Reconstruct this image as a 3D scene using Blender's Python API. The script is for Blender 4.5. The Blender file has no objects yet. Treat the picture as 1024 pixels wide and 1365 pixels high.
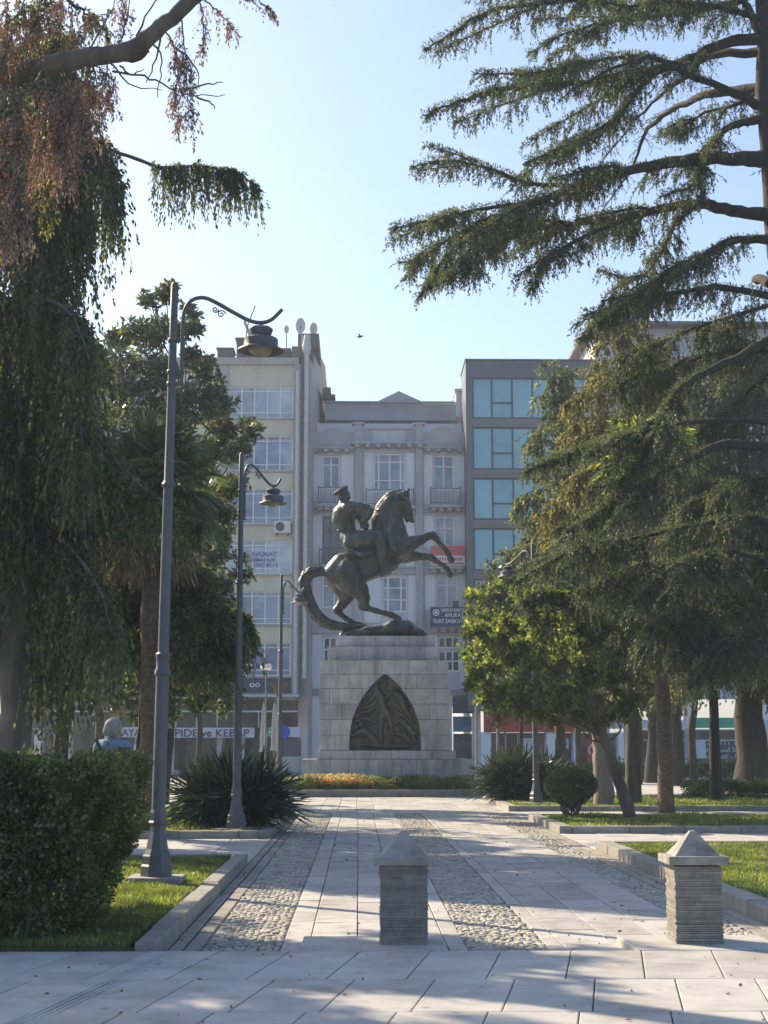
import bpy, math, random
import numpy as np
from mathutils import Vector, Matrix

# ------------------------------------------------------------------ camera, sky, sun
C = bpy.context.scene.collection
R_ = math.radians
PITCH = math.atan(312.5/2050.0)
YAW = -math.atan(34/2050.0)            # looks slightly right of the path's own direction
CAM = Vector((0, 0, 1.452))
cam_d = bpy.data.cameras.new('camera')
cam = bpy.data.objects.new('camera', cam_d); C.objects.link(cam)
cam.location = CAM
cam.rotation_euler = (math.pi/2+PITCH, 0, YAW)
cam_d.sensor_fit = 'VERTICAL'; cam_d.sensor_height = 24; cam_d.sensor_width = 18
cam_d.lens = 24*2050/1365.0
cam_d.clip_end = 2000; cam_d.clip_start = .1
bpy.context.scene.camera = cam

SUN_AZ = 46.0      # degrees to the left of the path's direction
SUN_EL = 34.0
w = bpy.data.worlds.new('World'); bpy.context.scene.world = w
w.use_nodes = True
nt = w.node_tree
sky = nt.nodes.new('ShaderNodeTexSky'); sky.sky_type = 'NISHITA'; sky.sun_disc = False
sky.sun_elevation = R_(SUN_EL); sky.sun_rotation = R_(-SUN_AZ)
sky.air_density = 1.0; sky.dust_density = 1.7; sky.ozone_density = 2.8; sky.altitude = 10
bg = nt.nodes['Background']; bg.inputs['Strength'].default_value = .094
nt.links.new(sky.outputs[0], bg.inputs['Color'])
sl = bpy.data.lights.new('sun', 'SUN'); sl.energy = 4.6; sl.angle = R_(.5); sl.color = (1, .80, .56)
so = bpy.data.objects.new('sun', sl); C.objects.link(so)
sd = Vector((-math.sin(R_(SUN_AZ))*math.cos(R_(SUN_EL)), math.cos(R_(SUN_AZ))*math.cos(R_(SUN_EL)), math.sin(R_(SUN_EL))))
so.rotation_euler = sd.to_track_quat('Z', 'Y').to_euler(); so.location = sd*80
vs = bpy.context.scene.view_settings
bpy.context.scene.display_settings.display_device = 'sRGB'
vs.view_transform = 'Standard'; vs.look = 'None'; vs.gamma = 1; vs.use_curve_mapping = False
vs.exposure = 1.24
cy = bpy.context.scene.cycles
cy.max_bounces = 5; cy.diffuse_bounces = 3; cy.glossy_bounces = 2; cy.transmission_bounces = 4; cy.transparent_max_bounces = 6
cy.sample_clamp_indirect = 5

# ------------------------------------------------------------------ helpers
Fw = Vector((math.sin(-YAW)*math.cos(PITCH), math.cos(YAW)*math.cos(PITCH), math.sin(PITCH)))
Rt = Vector((math.cos(YAW), math.sin(YAW), 0))
Up = Rt.cross(Fw)
def at(px, py, Y):
    "point of the photograph (1024 x 1365) carried out to the distance Y"
    d = Fw*2050 + Rt*(px-512) + Up*(682.5-py)
    return CAM + d*(Y/d.y)
def ground(px, py, z=0.0):
    d = Fw*2050 + Rt*(px-512) + Up*(682.5-py)
    return CAM + d*((z-CAM.z)/d.z)
def fx(px, Y, py=760): return at(px, py, Y).x
def fz(py, Y, px=500): return at(px, py, Y).z
rng = np.random.default_rng(7)
random.seed(7)

def tag(o, label=None, cat=None, group=None, kind=None):
    if label: o['label'] = label
    if cat: o['category'] = cat
    if group: o['group'] = group
    if kind: o['kind'] = kind
    return o
def empty(name, loc, label, cat, group=None):
    o = bpy.data.objects.new(name, None); C.objects.link(o); o.location = Vector(loc)
    o.empty_display_size = .3
    return tag(o, label, cat, group)
def origin(o):
    v = Vector((0, 0, 0))
    while o is not None: v = v + o.location; o = o.parent
    return v
def np_mesh(name, V, faces, mat, parent=None, smooth=False):
    "faces: list of int arrays (n,k)"
    V = np.asarray(V, dtype=np.float32).reshape(-1, 3)
    off = np.array(origin(parent), dtype=np.float32) if parent is not None else np.zeros(3, np.float32)
    me = bpy.data.meshes.new(name)
    me.vertices.add(len(V)); me.vertices.foreach_set('co', (V-off).ravel())
    faces = [np.asarray(f, dtype=np.int32) for f in faces if len(f)]
    nl = sum(f.size for f in faces); npoly = sum(len(f) for f in faces)
    me.loops.add(nl); me.loops.foreach_set('vertex_index', np.concatenate([f.ravel() for f in faces]))
    me.polygons.add(npoly)
    tot = np.concatenate([np.full(len(f), f.shape[1], np.int32) for f in faces])
    st = np.concatenate([[0], np.cumsum(tot)[:-1]]).astype(np.int32)
    me.polygons.foreach_set('loop_start', st)
    if smooth: me.polygons.foreach_set('use_smooth', np.ones(npoly, bool))
    me.update(calc_edges=True); me.validate()
    me.materials.append(mat)
    o = bpy.data.objects.new(name, me); C.objects.link(o)
    if parent is not None: o.parent = parent
    return o
class MB:
    def __init__(s): s.v = []; s.f = []
    def add(s, vs, fs):
        b = len(s.v); s.v += [tuple(p) for p in vs]; s.f += [tuple(i+b for i in f) for f in fs]; return s
    def box(s, x0, x1, y0, y1, z0, z1):
        return s.add([(x0,y0,z0),(x1,y0,z0),(x1,y1,z0),(x0,y1,z0),(x0,y0,z1),(x1,y0,z1),(x1,y1,z1),(x0,y1,z1)],
                     [(3,2,1,0),(4,5,6,7),(0,1,5,4),(1,2,6,5),(2,3,7,6),(3,0,4,7)])
    def prism(s, poly, z0, z1):
        "poly: counter-clockwise (x,y) outline"
        n = len(poly)
        return s.add([(x,y,z0) for x,y in poly]+[(x,y,z1) for x,y in poly],
                     [tuple(range(n-1,-1,-1)), tuple(range(n,2*n))]+[(i,(i+1)%n,n+(i+1)%n,n+i) for i in range(n)])
    def slabxz(s, poly, y0, y1):
        "poly: (x,z) outline extruded from y0 to y1"
        n = len(poly)
        return s.add([(x,y0,z) for x,z in poly]+[(x,y1,z) for x,z in poly],
                     [tuple(range(n)), tuple(range(2*n-1,n-1,-1))]+[(i,n+i,n+(i+1)%n,(i+1)%n) for i in range(n)])
    def lathe(s, cx, cy_, prof, n=16, rot=0, cap=True):
        vs = []; fs = []
        for r, z in prof:
            for k in range(n):
                a = 2*math.pi*k/n+rot; vs.append((cx+r*math.cos(a), cy_+r*math.sin(a), z))
        for i in range(len(prof)-1):
            for k in range(n):
                k2 = (k+1)%n; fs.append((i*n+k, i*n+k2, (i+1)*n+k2, (i+1)*n+k))
        if cap:
            fs.append(tuple(range(n-1,-1,-1))); fs.append(tuple(range((len(prof)-1)*n, len(prof)*n)))
        return s.add(vs, fs)
    def tube(s, pts, rads, n=8, jit=0.0):
        pts = [Vector(p) for p in pts]
        if not hasattr(rads, '__len__'): rads = [rads]*len(pts)
        vs = []; fs = []; up = Vector((0, 0, 1)); prev = None
        for i, p in enumerate(pts):
            t = (pts[min(i+1, len(pts)-1)]-pts[max(i-1, 0)]).normalized()
            if prev is None:
                a = t.cross(up)
                if a.length < .05: a = t.cross(Vector((0, 1, 0)))
            else: a = prev-t*prev.dot(t)
            a.normalize(); prev = a; b = t.cross(a)
            for k in range(n):
                an = 2*math.pi*k/n; r = rads[i]*(1+(random.uniform(-jit, jit) if jit else 0))
                vs.append(p+a*(r*math.cos(an))+b*(r*math.sin(an)))
        m = len(pts)
        for i in range(m-1):
            for k in range(n):
                k2 = (k+1)%n; fs.append((i*n+k, i*n+k2, (i+1)*n+k2, (i+1)*n+k))
        fs.append(tuple(range(n-1,-1,-1))); fs.append(tuple(range((m-1)*n, m*n)))
        return s.add(vs, fs)
    def build_each(s, name, mat, parent=None, n=8, nf=6, **kw):
        "one part per box"
        for i in range(len(s.v)//n):
            q = MB(); q.v = s.v[i*n:(i+1)*n]; q.f = [tuple(j-i*n for j in f) for f in s.f[i*nf:(i+1)*nf]]; q.build(name, mat, parent, **kw)
    def build(s, name, mat, parent=None, smooth=False, bevel=0):
        off = origin(parent) if parent is not None else Vector((0,0,0))
        me = bpy.data.meshes.new(name)
        me.from_pydata([(x-off.x, y-off.y, z-off.z) for x,y,z in s.v], [], s.f)
        if smooth:
            me.polygons.foreach_set('use_smooth', [True]*len(me.polygons))
            try: me.set_sharp_from_angle(angle=R_(40))
            except Exception: pass
        me.update(); me.materials.append(mat)
        o = bpy.data.objects.new(name, me); C.objects.link(o)
        if parent is not None: o.parent = parent
        if bevel:
            b = o.modifiers.new('bevel', 'BEVEL'); b.width = bevel; b.segments = 2; b.limit_method = 'ANGLE'
        return o
def copy_tree(o, parent=None):
    c = o.copy(); C.objects.link(c); c.parent = parent
    for ch in [x for x in bpy.data.objects if x.parent == o]: copy_tree(ch, c)
    return c
def smoothpath(pts, n=6):
    "Catmull-Rom"
    P = [Vector(p) for p in pts]; P = [P[0]*2-P[1]]+P+[P[-1]*2-P[-2]]
    out = []
    for i in range(1, len(P)-2):
        for k in range(n):
            t = k/n
            out.append(.5*((2*P[i])+(P[i+1]-P[i-1])*t+(2*P[i-1]-5*P[i]+4*P[i+1]-P[i+2])*t*t+(3*P[i]-P[i-1]-3*P[i+1]+P[i+2])*t**3))
    out.append(P[-2]); return out

# ------------------------------------------------------------------ materials
def mat(name, c1, c2=None, scale=3.0, rough=.8, bump=0.0, bscale=20.0, metal=0.0, island=0.0, spec=.5, c3=None, stretch=None, detail=5, dirt=None, spots=None):
    m = bpy.data.materials.new(name); m.use_nodes = True
    n = m.node_tree.nodes; L = m.node_tree.links; p = n['Principled BSDF']
    p.inputs['Roughness'].default_value = rough; p.inputs['Metallic'].default_value = metal
    p.inputs['Specular IOR Level'].default_value = spec
    geo = n.new('ShaderNodeNewGeometry'); vec = geo.outputs['Position']
    if stretch:
        mp = n.new('ShaderNodeMapping'); mp.inputs['Scale'].default_value = stretch; L.new(vec, mp.inputs[0]); vec = mp.outputs[0]
    c2 = c2 or tuple(min(1, x*1.15) for x in c1)
    no = n.new('ShaderNodeTexNoise'); no.inputs['Scale'].default_value = scale; no.inputs['Detail'].default_value = detail
    no.inputs['Roughness'].default_value = .62
    L.new(vec, no.inputs['Vector'])
    r = n.new('ShaderNodeValToRGB'); L.new(no.outputs['Fac'], r.inputs[0])
    r.color_ramp.elements[0].position = .32; r.color_ramp.elements[1].position = .68
    r.color_ramp.elements[0].color = (*c1, 1); r.color_ramp.elements[1].color = (*c2, 1)
    if c3:
        e = r.color_ramp.elements.new(.5); e.color = (*c3, 1)
    col = r.outputs[0]
    if dirt:
        # dirt: (colour, scale, lo, hi) stains with a shape of their own
        n2 = n.new('ShaderNodeTexNoise'); n2.inputs['Scale'].default_value = dirt[1]; n2.inputs['Detail'].default_value = 8
        n2.inputs['Roughness'].default_value = .7
        dv = geo.outputs['Position']
        if len(dirt) > 4:
            m3 = n.new('ShaderNodeMapping'); m3.inputs['Scale'].default_value = dirt[4]; L.new(dv, m3.inputs[0]); dv = m3.outputs[0]
        L.new(dv, n2.inputs['Vector'])
        mr = n.new('ShaderNodeMapRange'); mr.inputs['From Min'].default_value = dirt[2]; mr.inputs['From Max'].default_value = dirt[3]
        L.new(n2.outputs['Fac'], mr.inputs['Value'])
        mx = n.new('ShaderNodeMix'); mx.data_type = 'RGBA'; L.new(mr.outputs[0], mx.inputs['Factor'])
        L.new(col, mx.inputs['A']); mx.inputs['B'].default_value = (*dirt[0], 1); col = mx.outputs['Result']
    if spots:      # (scale, radius, darkness) chewing gum and drip marks
        vo = n.new('ShaderNodeTexVoronoi'); vo.inputs['Scale'].default_value = spots[0]; L.new(geo.outputs['Position'], vo.inputs['Vector'])
        mr = n.new('ShaderNodeMapRange'); mr.inputs['From Min'].default_value = spots[1]; mr.inputs['From Max'].default_value = spots[1]*1.4
        mr.inputs['To Min'].default_value = spots[2]; mr.inputs['To Max'].default_value = 1.0; L.new(vo.outputs['Distance'], mr.inputs['Value'])
        vm = n.new('ShaderNodeVectorMath'); vm.operation = 'SCALE'; L.new(col, vm.inputs[0]); L.new(mr.outputs[0], vm.inputs['Scale']); col = vm.outputs[0]
    if island:
        mr = n.new('ShaderNodeMapRange'); mr.inputs['To Min'].default_value = 1-island; mr.inputs['To Max'].default_value = 1+island
        L.new(geo.outputs['Random Per Island'], mr.inputs['Value'])
        vm = n.new('ShaderNodeVectorMath'); vm.operation = 'SCALE'; L.new(col, vm.inputs[0]); L.new(mr.outputs[0], vm.inputs['Scale']); col = vm.outputs[0]
    L.new(col, p.inputs['Base Color'])
    if bump:
        nb = n.new('ShaderNodeTexNoise'); nb.inputs['Scale'].default_value = bscale; nb.inputs['Detail'].default_value = 6
        L.new(vec, nb.inputs['Vector'])
        b = n.new('ShaderNodeBump'); b.inputs['Strength'].default_value = min(1, bump); b.inputs['Distance'].default_value = .02*max(1, bump)
        L.new(nb.outputs['Fac'], b.inputs['Height']); L.new(b.outputs[0], p.inputs['Normal'])
    return m
def leafmat(name, c1, c2, c3=None, trans=.35, rough=.5, gloss=.06, tcol=None, scale=3.0):
    trans = min(.55, trans*1.25)
    m = bpy.data.materials.new(name); m.use_nodes = True
    n = m.node_tree.nodes; L = m.node_tree.links; n.remove(n['Principled BSDF']); out = n['Material Output']
    geo = n.new('ShaderNodeNewGeometry')
    r = n.new('ShaderNodeValToRGB'); L.new(geo.outputs['Random Per Island'], r.inputs[0])
    r.color_ramp.elements[0].color = (*c1, 1); r.color_ramp.elements[1].color = (*c2, 1)
    r.color_ramp.elements[0].position = .1; r.color_ramp.elements[1].position = .8
    if c3: e = r.color_ramp.elements.new(1.0); e.color = (*c3, 1)
    no = n.new('ShaderNodeTexNoise'); no.inputs['Scale'].default_value = scale; L.new(geo.outputs['Position'], no.inputs['Vector'])
    mr = n.new('ShaderNodeMapRange'); mr.inputs['From Min'].default_value = .3; mr.inputs['From Max'].default_value = .7
    mr.inputs['To Min'].default_value = .5; mr.inputs['To Max'].default_value = 1.5; L.new(no.outputs['Fac'], mr.inputs['Value'])
    vm = n.new('ShaderNodeVectorMath'); vm.operation = 'SCALE'; L.new(r.outputs[0], vm.inputs[0]); L.new(mr.outputs[0], vm.inputs['Scale'])
    d = n.new('ShaderNodeBsdfDiffuse'); L.new(vm.outputs[0], d.inputs['Color'])
    t = n.new('ShaderNodeBsdfTranslucent')
    vt = n.new('ShaderNodeVectorMath'); vt.operation = 'MULTIPLY'; L.new(vm.outputs[0], vt.inputs[0]); vt.inputs[1].default_value = tcol or (2.0, 1.9, 1.0)
    L.new(vt.outputs[0], t.inputs['Color'])
    mx = n.new('ShaderNodeMixShader'); mx.inputs[0].default_value = trans; L.new(d.outputs[0], mx.inputs[1]); L.new(t.outputs[0], mx.inputs[2])
    g = n.new('ShaderNodeBsdfGlossy'); g.inputs['Roughness'].default_value = rough; g.inputs['Color'].default_value = (1, 1, 1, 1)
    m2 = n.new('ShaderNodeMixShader'); m2.inputs[0].default_value = gloss; L.new(mx.outputs[0], m2.inputs[1]); L.new(g.outputs[0], m2.inputs[2])
    L.new(m2.outputs[0], out.inputs['Surface'])
    return m
def glassmat(name, c1, c2, scale=.6, rough=.06, metal=0.0):
    m = mat(name, c1, c2, scale=scale, rough=rough, spec=.8, metal=metal, island=.3)
    return m
M = {}
M['granite'] = mat('granite paving', (.33,.335,.335), (.44,.435,.42), scale=6, rough=.75, bump=.15, bscale=90, spots=(3.0,.07,.65), island=.15, dirt=((.24,.235,.21), 2.1, .48, .70))
M['granite_front'] = mat('granite slabs', (.345,.35,.345), (.46,.455,.435), scale=4, rough=.65, bump=.15, bscale=110, spots=(3.4,.075,.62), island=.12, dirt=((.24,.24,.225), 1.7, .48, .72))
M['joint'] = mat('joint sand', (.19,.185,.14), (.30,.29,.23), scale=9, rough=.95)
M['cobble'] = mat('cobbles', (.31,.30,.26), (.46,.45,.40), scale=3.5, rough=.9, bump=.4, bscale=60, island=.24)
M['kerb'] = mat('kerb stone', (.21,.205,.19), (.32,.31,.285), scale=5, rough=.85, bump=.3, bscale=50, island=.12, dirt=((.12,.12,.09), 2.2, .55, .8))
M['plaza'] = mat('far paving', (.34,.35,.355), (.46,.46,.45), scale=2, rough=.85, bump=.2, bscale=40)
M['asphalt'] = mat('asphalt', (.045,.045,.048), (.07,.07,.07), scale=3, rough=.9, bump=.3, bscale=60)
M['earth'] = mat('lawn soil', (.035,.045,.018), (.06,.075,.025), scale=2.5, rough=.95, bump=.6, bscale=30)
M['stone'] = mat('plinth stone', (.45,.46,.48), (.63,.63,.63), scale=2.2, rough=.85, bump=.35, bscale=35, island=.12, dirt=((.26,.26,.27), 1.6, .48, .72, (1.6,1.6,.3)))
M['mortar'] = mat('mortar', (.14,.14,.14), (.2,.2,.2), rough=.95)
M['bronze'] = mat('weathered bronze', (.040,.043,.043), (.075,.066,.055), scale=1.6, rough=.40, metal=.5, bump=.2, bscale=30, c3=(.05,.062,.062), dirt=((.13,.14,.125), 5.0, .50, .66, (1,1,.22)))
M['bronze_relief'] = mat('relief bronze', (.07,.075,.07), (.15,.125,.095), scale=1.6, rough=.42, metal=.3, bump=.2, bscale=30)
M['lamp'] = mat('lamp paint', (.075,.085,.10), (.11,.12,.135), scale=4, rough=.45, bump=.05, bscale=60, dirt=((.16,.14,.12), 6, .63, .75))
M['lamp_glass'] = mat('lamp glass', (.30,.27,.2), (.42,.38,.3), rough=.25)
M['slate'] = mat('split stone', (.19,.18,.16), (.30,.285,.255), scale=12, rough=.9, bump=.5, bscale=50, island=.16)
M['capstone'] = mat('cap stone', (.25,.24,.225), (.36,.345,.325), scale=9, rough=.85, bump=.4, bscale=70, dirt=((.12,.115,.105), 6, .5, .72))
M['bark'] = mat('bark', (.055,.045,.036), (.14,.12,.10), scale=5, rough=.95, bump=1.5, bscale=9, stretch=(1,1,.3))
M['bark_grey'] = mat('grey bark', (.075,.068,.06), (.16,.145,.13), scale=5, rough=.95, bump=1.2, bscale=10, stretch=(1,1,.35))
M['bark_pale'] = mat('pale bark', (.17,.15,.13), (.28,.25,.22), scale=5, rough=.95, bump=1.2, bscale=10, stretch=(1,1,.35))
M['bark_dark'] = mat('dark bark', (.03,.027,.025), (.06,.053,.047), scale=5, rough=.95, bump=1.2, bscale=10, stretch=(1,1,.35))
M['palm_trunk'] = mat('palm trunk', (.07,.05,.035), (.16,.12,.085), scale=9, rough=.95, bump=1.5, bscale=14, stretch=(1,1,2))
M['beige'] = mat('beige render', (.60,.56,.43), (.70,.66,.52), scale=.6, rough=.9, bump=.1, dirt=((.48,.45,.35), .5, .48, .74, (1,1,.25)))
M['pinkish'] = mat('pinkish render', (.44,.38,.35), (.52,.45,.42), scale=.7, rough=.9, dirt=((.26,.24,.22), .5, .5, .8))
M['pilaster'] = mat('grey render', (.36,.35,.34), (.43,.42,.40), scale=.7, rough=.9)
M['white'] = mat('white paint', (.78,.79,.80), (.84,.84,.84), scale=1.5, rough=.6)
M['offwhite'] = mat('off-white render', (.50,.51,.52), (.58,.58,.58), scale=.8, rough=.8, dirt=((.42,.42,.43), .5, .5, .8))
M['mid_wall'] = mat('ornate wall', (.52,.52,.56), (.60,.60,.635), scale=.6, rough=.9, bump=.15, bscale=8, dirt=((.40,.41,.46), .5, .48, .72, (1,1,.25)))
M['mid_trim'] = mat('ornate trim', (.37,.37,.40), (.46,.455,.48), scale=.8, rough=.9, dirt=((.26,.255,.265), .6, .5, .8))
M['mid_light'] = mat('ornate light panel', (.66,.68,.74), (.74,.76,.79), scale=.8, rough=.9)
M['roof_grey'] = mat('roof sheet', (.36,.36,.38), (.43,.43,.44), scale=1, rough=.6)
M['dark_roof'] = mat('dark roof', (.12,.10,.09), (.19,.16,.15), scale=1.5, rough=.9)
M['cladding'] = mat('dark cladding', (.10,.105,.125), (.135,.14,.155), scale=.5, rough=.45, metal=.2)
M['band'] = mat('spandrel metal', (.16,.15,.15), (.24,.22,.21), scale=1.5, rough=.45, metal=.3, stretch=(.2,1,6))
M['mullion'] = mat('dark mullion', (.03,.05,.06), (.04,.06,.07), rough=.4)
M['glass_teal'] = glassmat('teal glazing', (.13,.32,.40), (.22,.46,.54), scale=.25)
M['glass_pale'] = glassmat('pale glazing', (.10,.14,.22), (.30,.37,.48), scale=.8)
M['glass_curtain'] = glassmat('curtained glazing', (.22,.28,.36), (.48,.53,.6), scale=.9)
M['glass_dark'] = glassmat('dark glazing', (.015,.02,.03), (.06,.07,.09), scale=.8)
M['glass_shop'] = glassmat('shop glazing', (.012,.014,.02), (.10,.10,.11), scale=1.8)
M['wood_frame'] = mat('brown frame', (.13,.08,.06), (.18,.11,.08), rough=.6)
M['rail'] = mat('railing iron', (.10,.10,.11), (.14,.14,.15), rough=.5)
M['pipe'] = mat('white pipe', (.50,.50,.49), (.62,.61,.6), rough=.5)
M['blue_sign'] = mat('blue sign', (.012,.025,.11), (.016,.03,.13), rough=.4)
M['bright_blue'] = mat('bright blue sign', (.03,.09,.55), (.04,.11,.6), rough=.4)
M['red'] = mat('red panel', (.42,.035,.025), (.5,.045,.03), rough=.5)
M['banner_red'] = mat('red banner', (.55,.10,.10), (.62,.13,.12), rough=.7)
M['green_sign'] = mat('green sign', (.10,.42,.25), (.12,.45,.28), rough=.5)
M['sign_white'] = mat('white sign', (.62,.64,.68), (.7,.71,.74), rough=.5)
M['dark_panel'] = mat('dark fascia', (.035,.05,.075), (.05,.065,.09), rough=.5)
M['text_dark'] = mat('dark lettering', (.05,.03,.09), (.06,.035,.1), rough=.6)
M['text_purple'] = mat('purple lettering', (.14,.14,.38), (.17,.17,.42), rough=.6)
M['text_white'] = mat('white lettering', (.75,.76,.8), (.8,.8,.82), rough=.6)
M['canvas'] = mat('parasol canvas', (.30,.31,.32), (.40,.40,.40), scale=4, rough=.9)
M['shutter'] = mat('roller shutter', (.14,.15,.19), (.18,.19,.23), rough=.6)
M['ac'] = mat('cooling unit casing', (.62,.62,.60), (.7,.7,.68), rough=.5)
M['fan'] = mat('fan grille', (.10,.10,.11), (.13,.13,.14), rough=.6)
M['dish'] = mat('dish metal', (.55,.55,.54), (.66,.66,.65), rough=.5)
M['pole_metal'] = mat('slim pole', (.14,.15,.14), (.2,.2,.19), rough=.5)
M['skin'] = mat('skin', (.42,.24,.17), (.48,.28,.20), rough=.6)
M['hair'] = mat('grey hair', (.22,.21,.19), (.36,.34,.31), scale=30, rough=.8, bump=.5, bscale=120)
M['shirt'] = mat('blue shirt', (.13,.22,.30), (.17,.27,.35), scale=8, rough=.9)
M['trousers'] = mat('dark trousers', (.03,.03,.04), (.05,.05,.06), rough=.9)
M['strap'] = mat('black strap', (.015,.015,.02), (.03,.03,.03), rough=.6)
# foliage
M['cedar'] = leafmat('cedar needles', (.042,.070,.050), (.084,.110,.070), (.155,.155,.09), trans=.30, gloss=.03)
M['cedar_blue'] = leafmat('blue-green cedar needles', (.052,.082,.050), (.105,.135,.072), (.22,.20,.09), trans=.38, gloss=.02)
M['cedar_olive'] = leafmat('olive cedar needles', (.075,.088,.044), (.14,.145,.07), (.26,.215,.10), trans=.38, gloss=.02)
M['dead'] = leafmat('dead brown needles', (.15,.10,.075), (.27,.19,.14), (.36,.27,.2), trans=.3, tcol=(1.3,1.1,.95))
M['magnolia'] = leafmat('magnolia leaves', (.035,.058,.02), (.075,.105,.03), (.2,.18,.06), trans=.3, gloss=.08, rough=.35)
M['hedge'] = leafmat('hedge leaves', (.04,.065,.02), (.08,.12,.03), (.2,.2,.08), trans=.3, gloss=.05, rough=.45)
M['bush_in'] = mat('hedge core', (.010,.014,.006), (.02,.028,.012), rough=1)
M['green_tree'] = leafmat('bright green leaves', (.052,.09,.024), (.11,.155,.04), (.23,.24,.06), trans=.44, gloss=.035)
M['box_ball'] = leafmat('ball leaves', (.03,.06,.015), (.07,.12,.03), (.2,.26,.1), trans=.3, gloss=.1)
M['yucca'] = leafmat('yucca blades', (.016,.034,.026), (.036,.06,.044), (.075,.10,.055), trans=.12, gloss=.06, rough=.4)
M['palm'] = leafmat('palm fronds', (.05,.08,.045), (.09,.13,.065), (.15,.18,.08), trans=.25, gloss=.05)
M['palm_lit'] = leafmat('sun-painted palm fronds', (.16,.22,.03), (.30,.36,.05), (.42,.40,.07), trans=.5)  # lit copy of the palm colour: sunlight painted in as yellow
M['palm_dead'] = leafmat('dead palm skirt', (.10,.07,.045), (.20,.15,.10), (.26,.19,.12), trans=.2, tcol=(1.3,1.1,.9))
M['grass'] = leafmat('grass blades', (.065,.11,.025), (.13,.18,.04), (.26,.26,.09), trans=.45, gloss=.05, scale=2)
M['grass_dry'] = leafmat('dry leaves', (.14,.09,.04), (.22,.15,.07), (.3,.2,.09), trans=.2)
M['bedgreen'] = leafmat('bed leaves', (.07,.11,.03), (.13,.16,.05), (.22,.22,.08), trans=.35)
M['flower_o'] = leafmat('orange flowers', (.52,.13,.05), (.68,.24,.09), (.75,.38,.22), trans=.35, tcol=(1.1,1,.8))
M['flower_y'] = leafmat('yellow flowers', (.42,.36,.10), (.58,.48,.18), (.6,.5,.3), trans=.35, tcol=(1.1,1,.8))
M['flower_w'] = leafmat('white flowers', (.6,.6,.55), (.7,.7,.65), trans=.2, tcol=(1,1,1))
# ------------------------------------------------------------------ ground, paths, kerbs
def instances(tv, tf, pos, scale=None, rotz=None):
    "copies of a small template as one array mesh"
    tv = np.asarray(tv, float); n = len(pos); k = len(tv)
    P = np.repeat(tv[None], n, 0)
    if scale is not None: P = P*np.asarray(scale)[:, None, :]
    if rotz is not None:
        c, s = np.cos(rotz)[:, None], np.sin(rotz)[:, None]
        P = np.stack([P[..., 0]*c-P[..., 1]*s, P[..., 0]*s+P[..., 1]*c, P[..., 2]], -1)
    P = P+np.asarray(pos)[:, None, :]
    F = (np.asarray(tf)[None]+(np.arange(n)*k)[:, None, None]).reshape(-1, len(tf[0]))
    return P.reshape(-1, 3), F
def struct(o, label=None): o['kind'] = 'structure'; return o

struct(MB().add([(-260,-60,-.06),(260,-60,-.06),(260,420,-.06),(-260,420,-.06)], [(0,1,2,3)]).build('ground', M['asphalt']))
Yp0, Yp1 = 10.93, 43.9
KL, KR = -1.38, 3.40
struct(MB().add([(-7,8,-.03),(12,8,-.03),(12,60,-.03),(-7,60,-.03)], [(0,1,2,3)]).build('path_bedding', M['joint']))
def tiles(mb, x0, x1, y0, y1, L, z=0.0, gap=.0045, jit=.003, skew=0.0, yref=0.0, off=None):
    y = y0-(random.random()*L if off is None else off)
    while y < y1:
        l = L*random.uniform(.85, 1.15) if off is None else L
        a, b = max(y, y0)+gap, min(y+l, y1)-gap
        if b-a > .03:
            zz = z+random.uniform(-jit, jit)
            sa, sb = (a-yref)*skew, (b-yref)*skew
            tx = random.uniform(-jit, jit)*.5
            q = [(x0+gap+sa,a),(x1-gap+sa,a),(x1-gap+sb,b),(x0+gap+sb,b)]
            c = .006
            q2 = [(x0+gap+c+sa,a+c),(x1-gap-c+sa,a+c),(x1-gap-c+sb,b-c),(x0+gap+c+sb,b-c)]
            vs_ = [(x,yy,zz-.035) for x,yy in q]+[(x,yy,zz-.003) for x,yy in q]+[(q2[0][0],q2[0][1],zz-tx),(q2[1][0],q2[1][1],zz+tx),(q2[2][0],q2[2][1],zz+tx),(q2[3][0],q2[3][1],zz-tx)]
            mb.add(vs_, [(0,1,5,4),(1,2,6,5),(2,3,7,6),(3,0,4,7),(4,5,9,8),(5,6,10,9),(6,7,11,10),(7,4,8,11),(8,9,10,11)])
        y += l
pv = MB()
for x0, x1, L in [(-.56,-.36,.9),(-.36,0,.75),(0,.33,.8),(.33,.66,.8),(.66,.80,.9),(1.40,1.52,.9),(1.52,1.91,.8),(1.91,2.32,.95),(2.32,2.75,.85)]:
    tiles(pv, x0, x1, Yp0+.02, 34.5, L)
for i in range(24):     # open end of the path before the monument
    x = -3.4+i*.42; tiles(pv, x, x+.42, 34.5, Yp1+6, .85)
struct(pv.build('path', M['granite']))
gt = MB()
for x0, x1, L in [(-1.375,-1.27,.9),(-1.26,-1.14,.5),(3.13,3.26,.6),(3.27,3.395,.9)]: tiles(gt, x0, x1, Yp0+.02, 34.5, L, z=-.004, gap=.006)
struct(gt.build('gutter_stones', M['kerb']))
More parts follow.
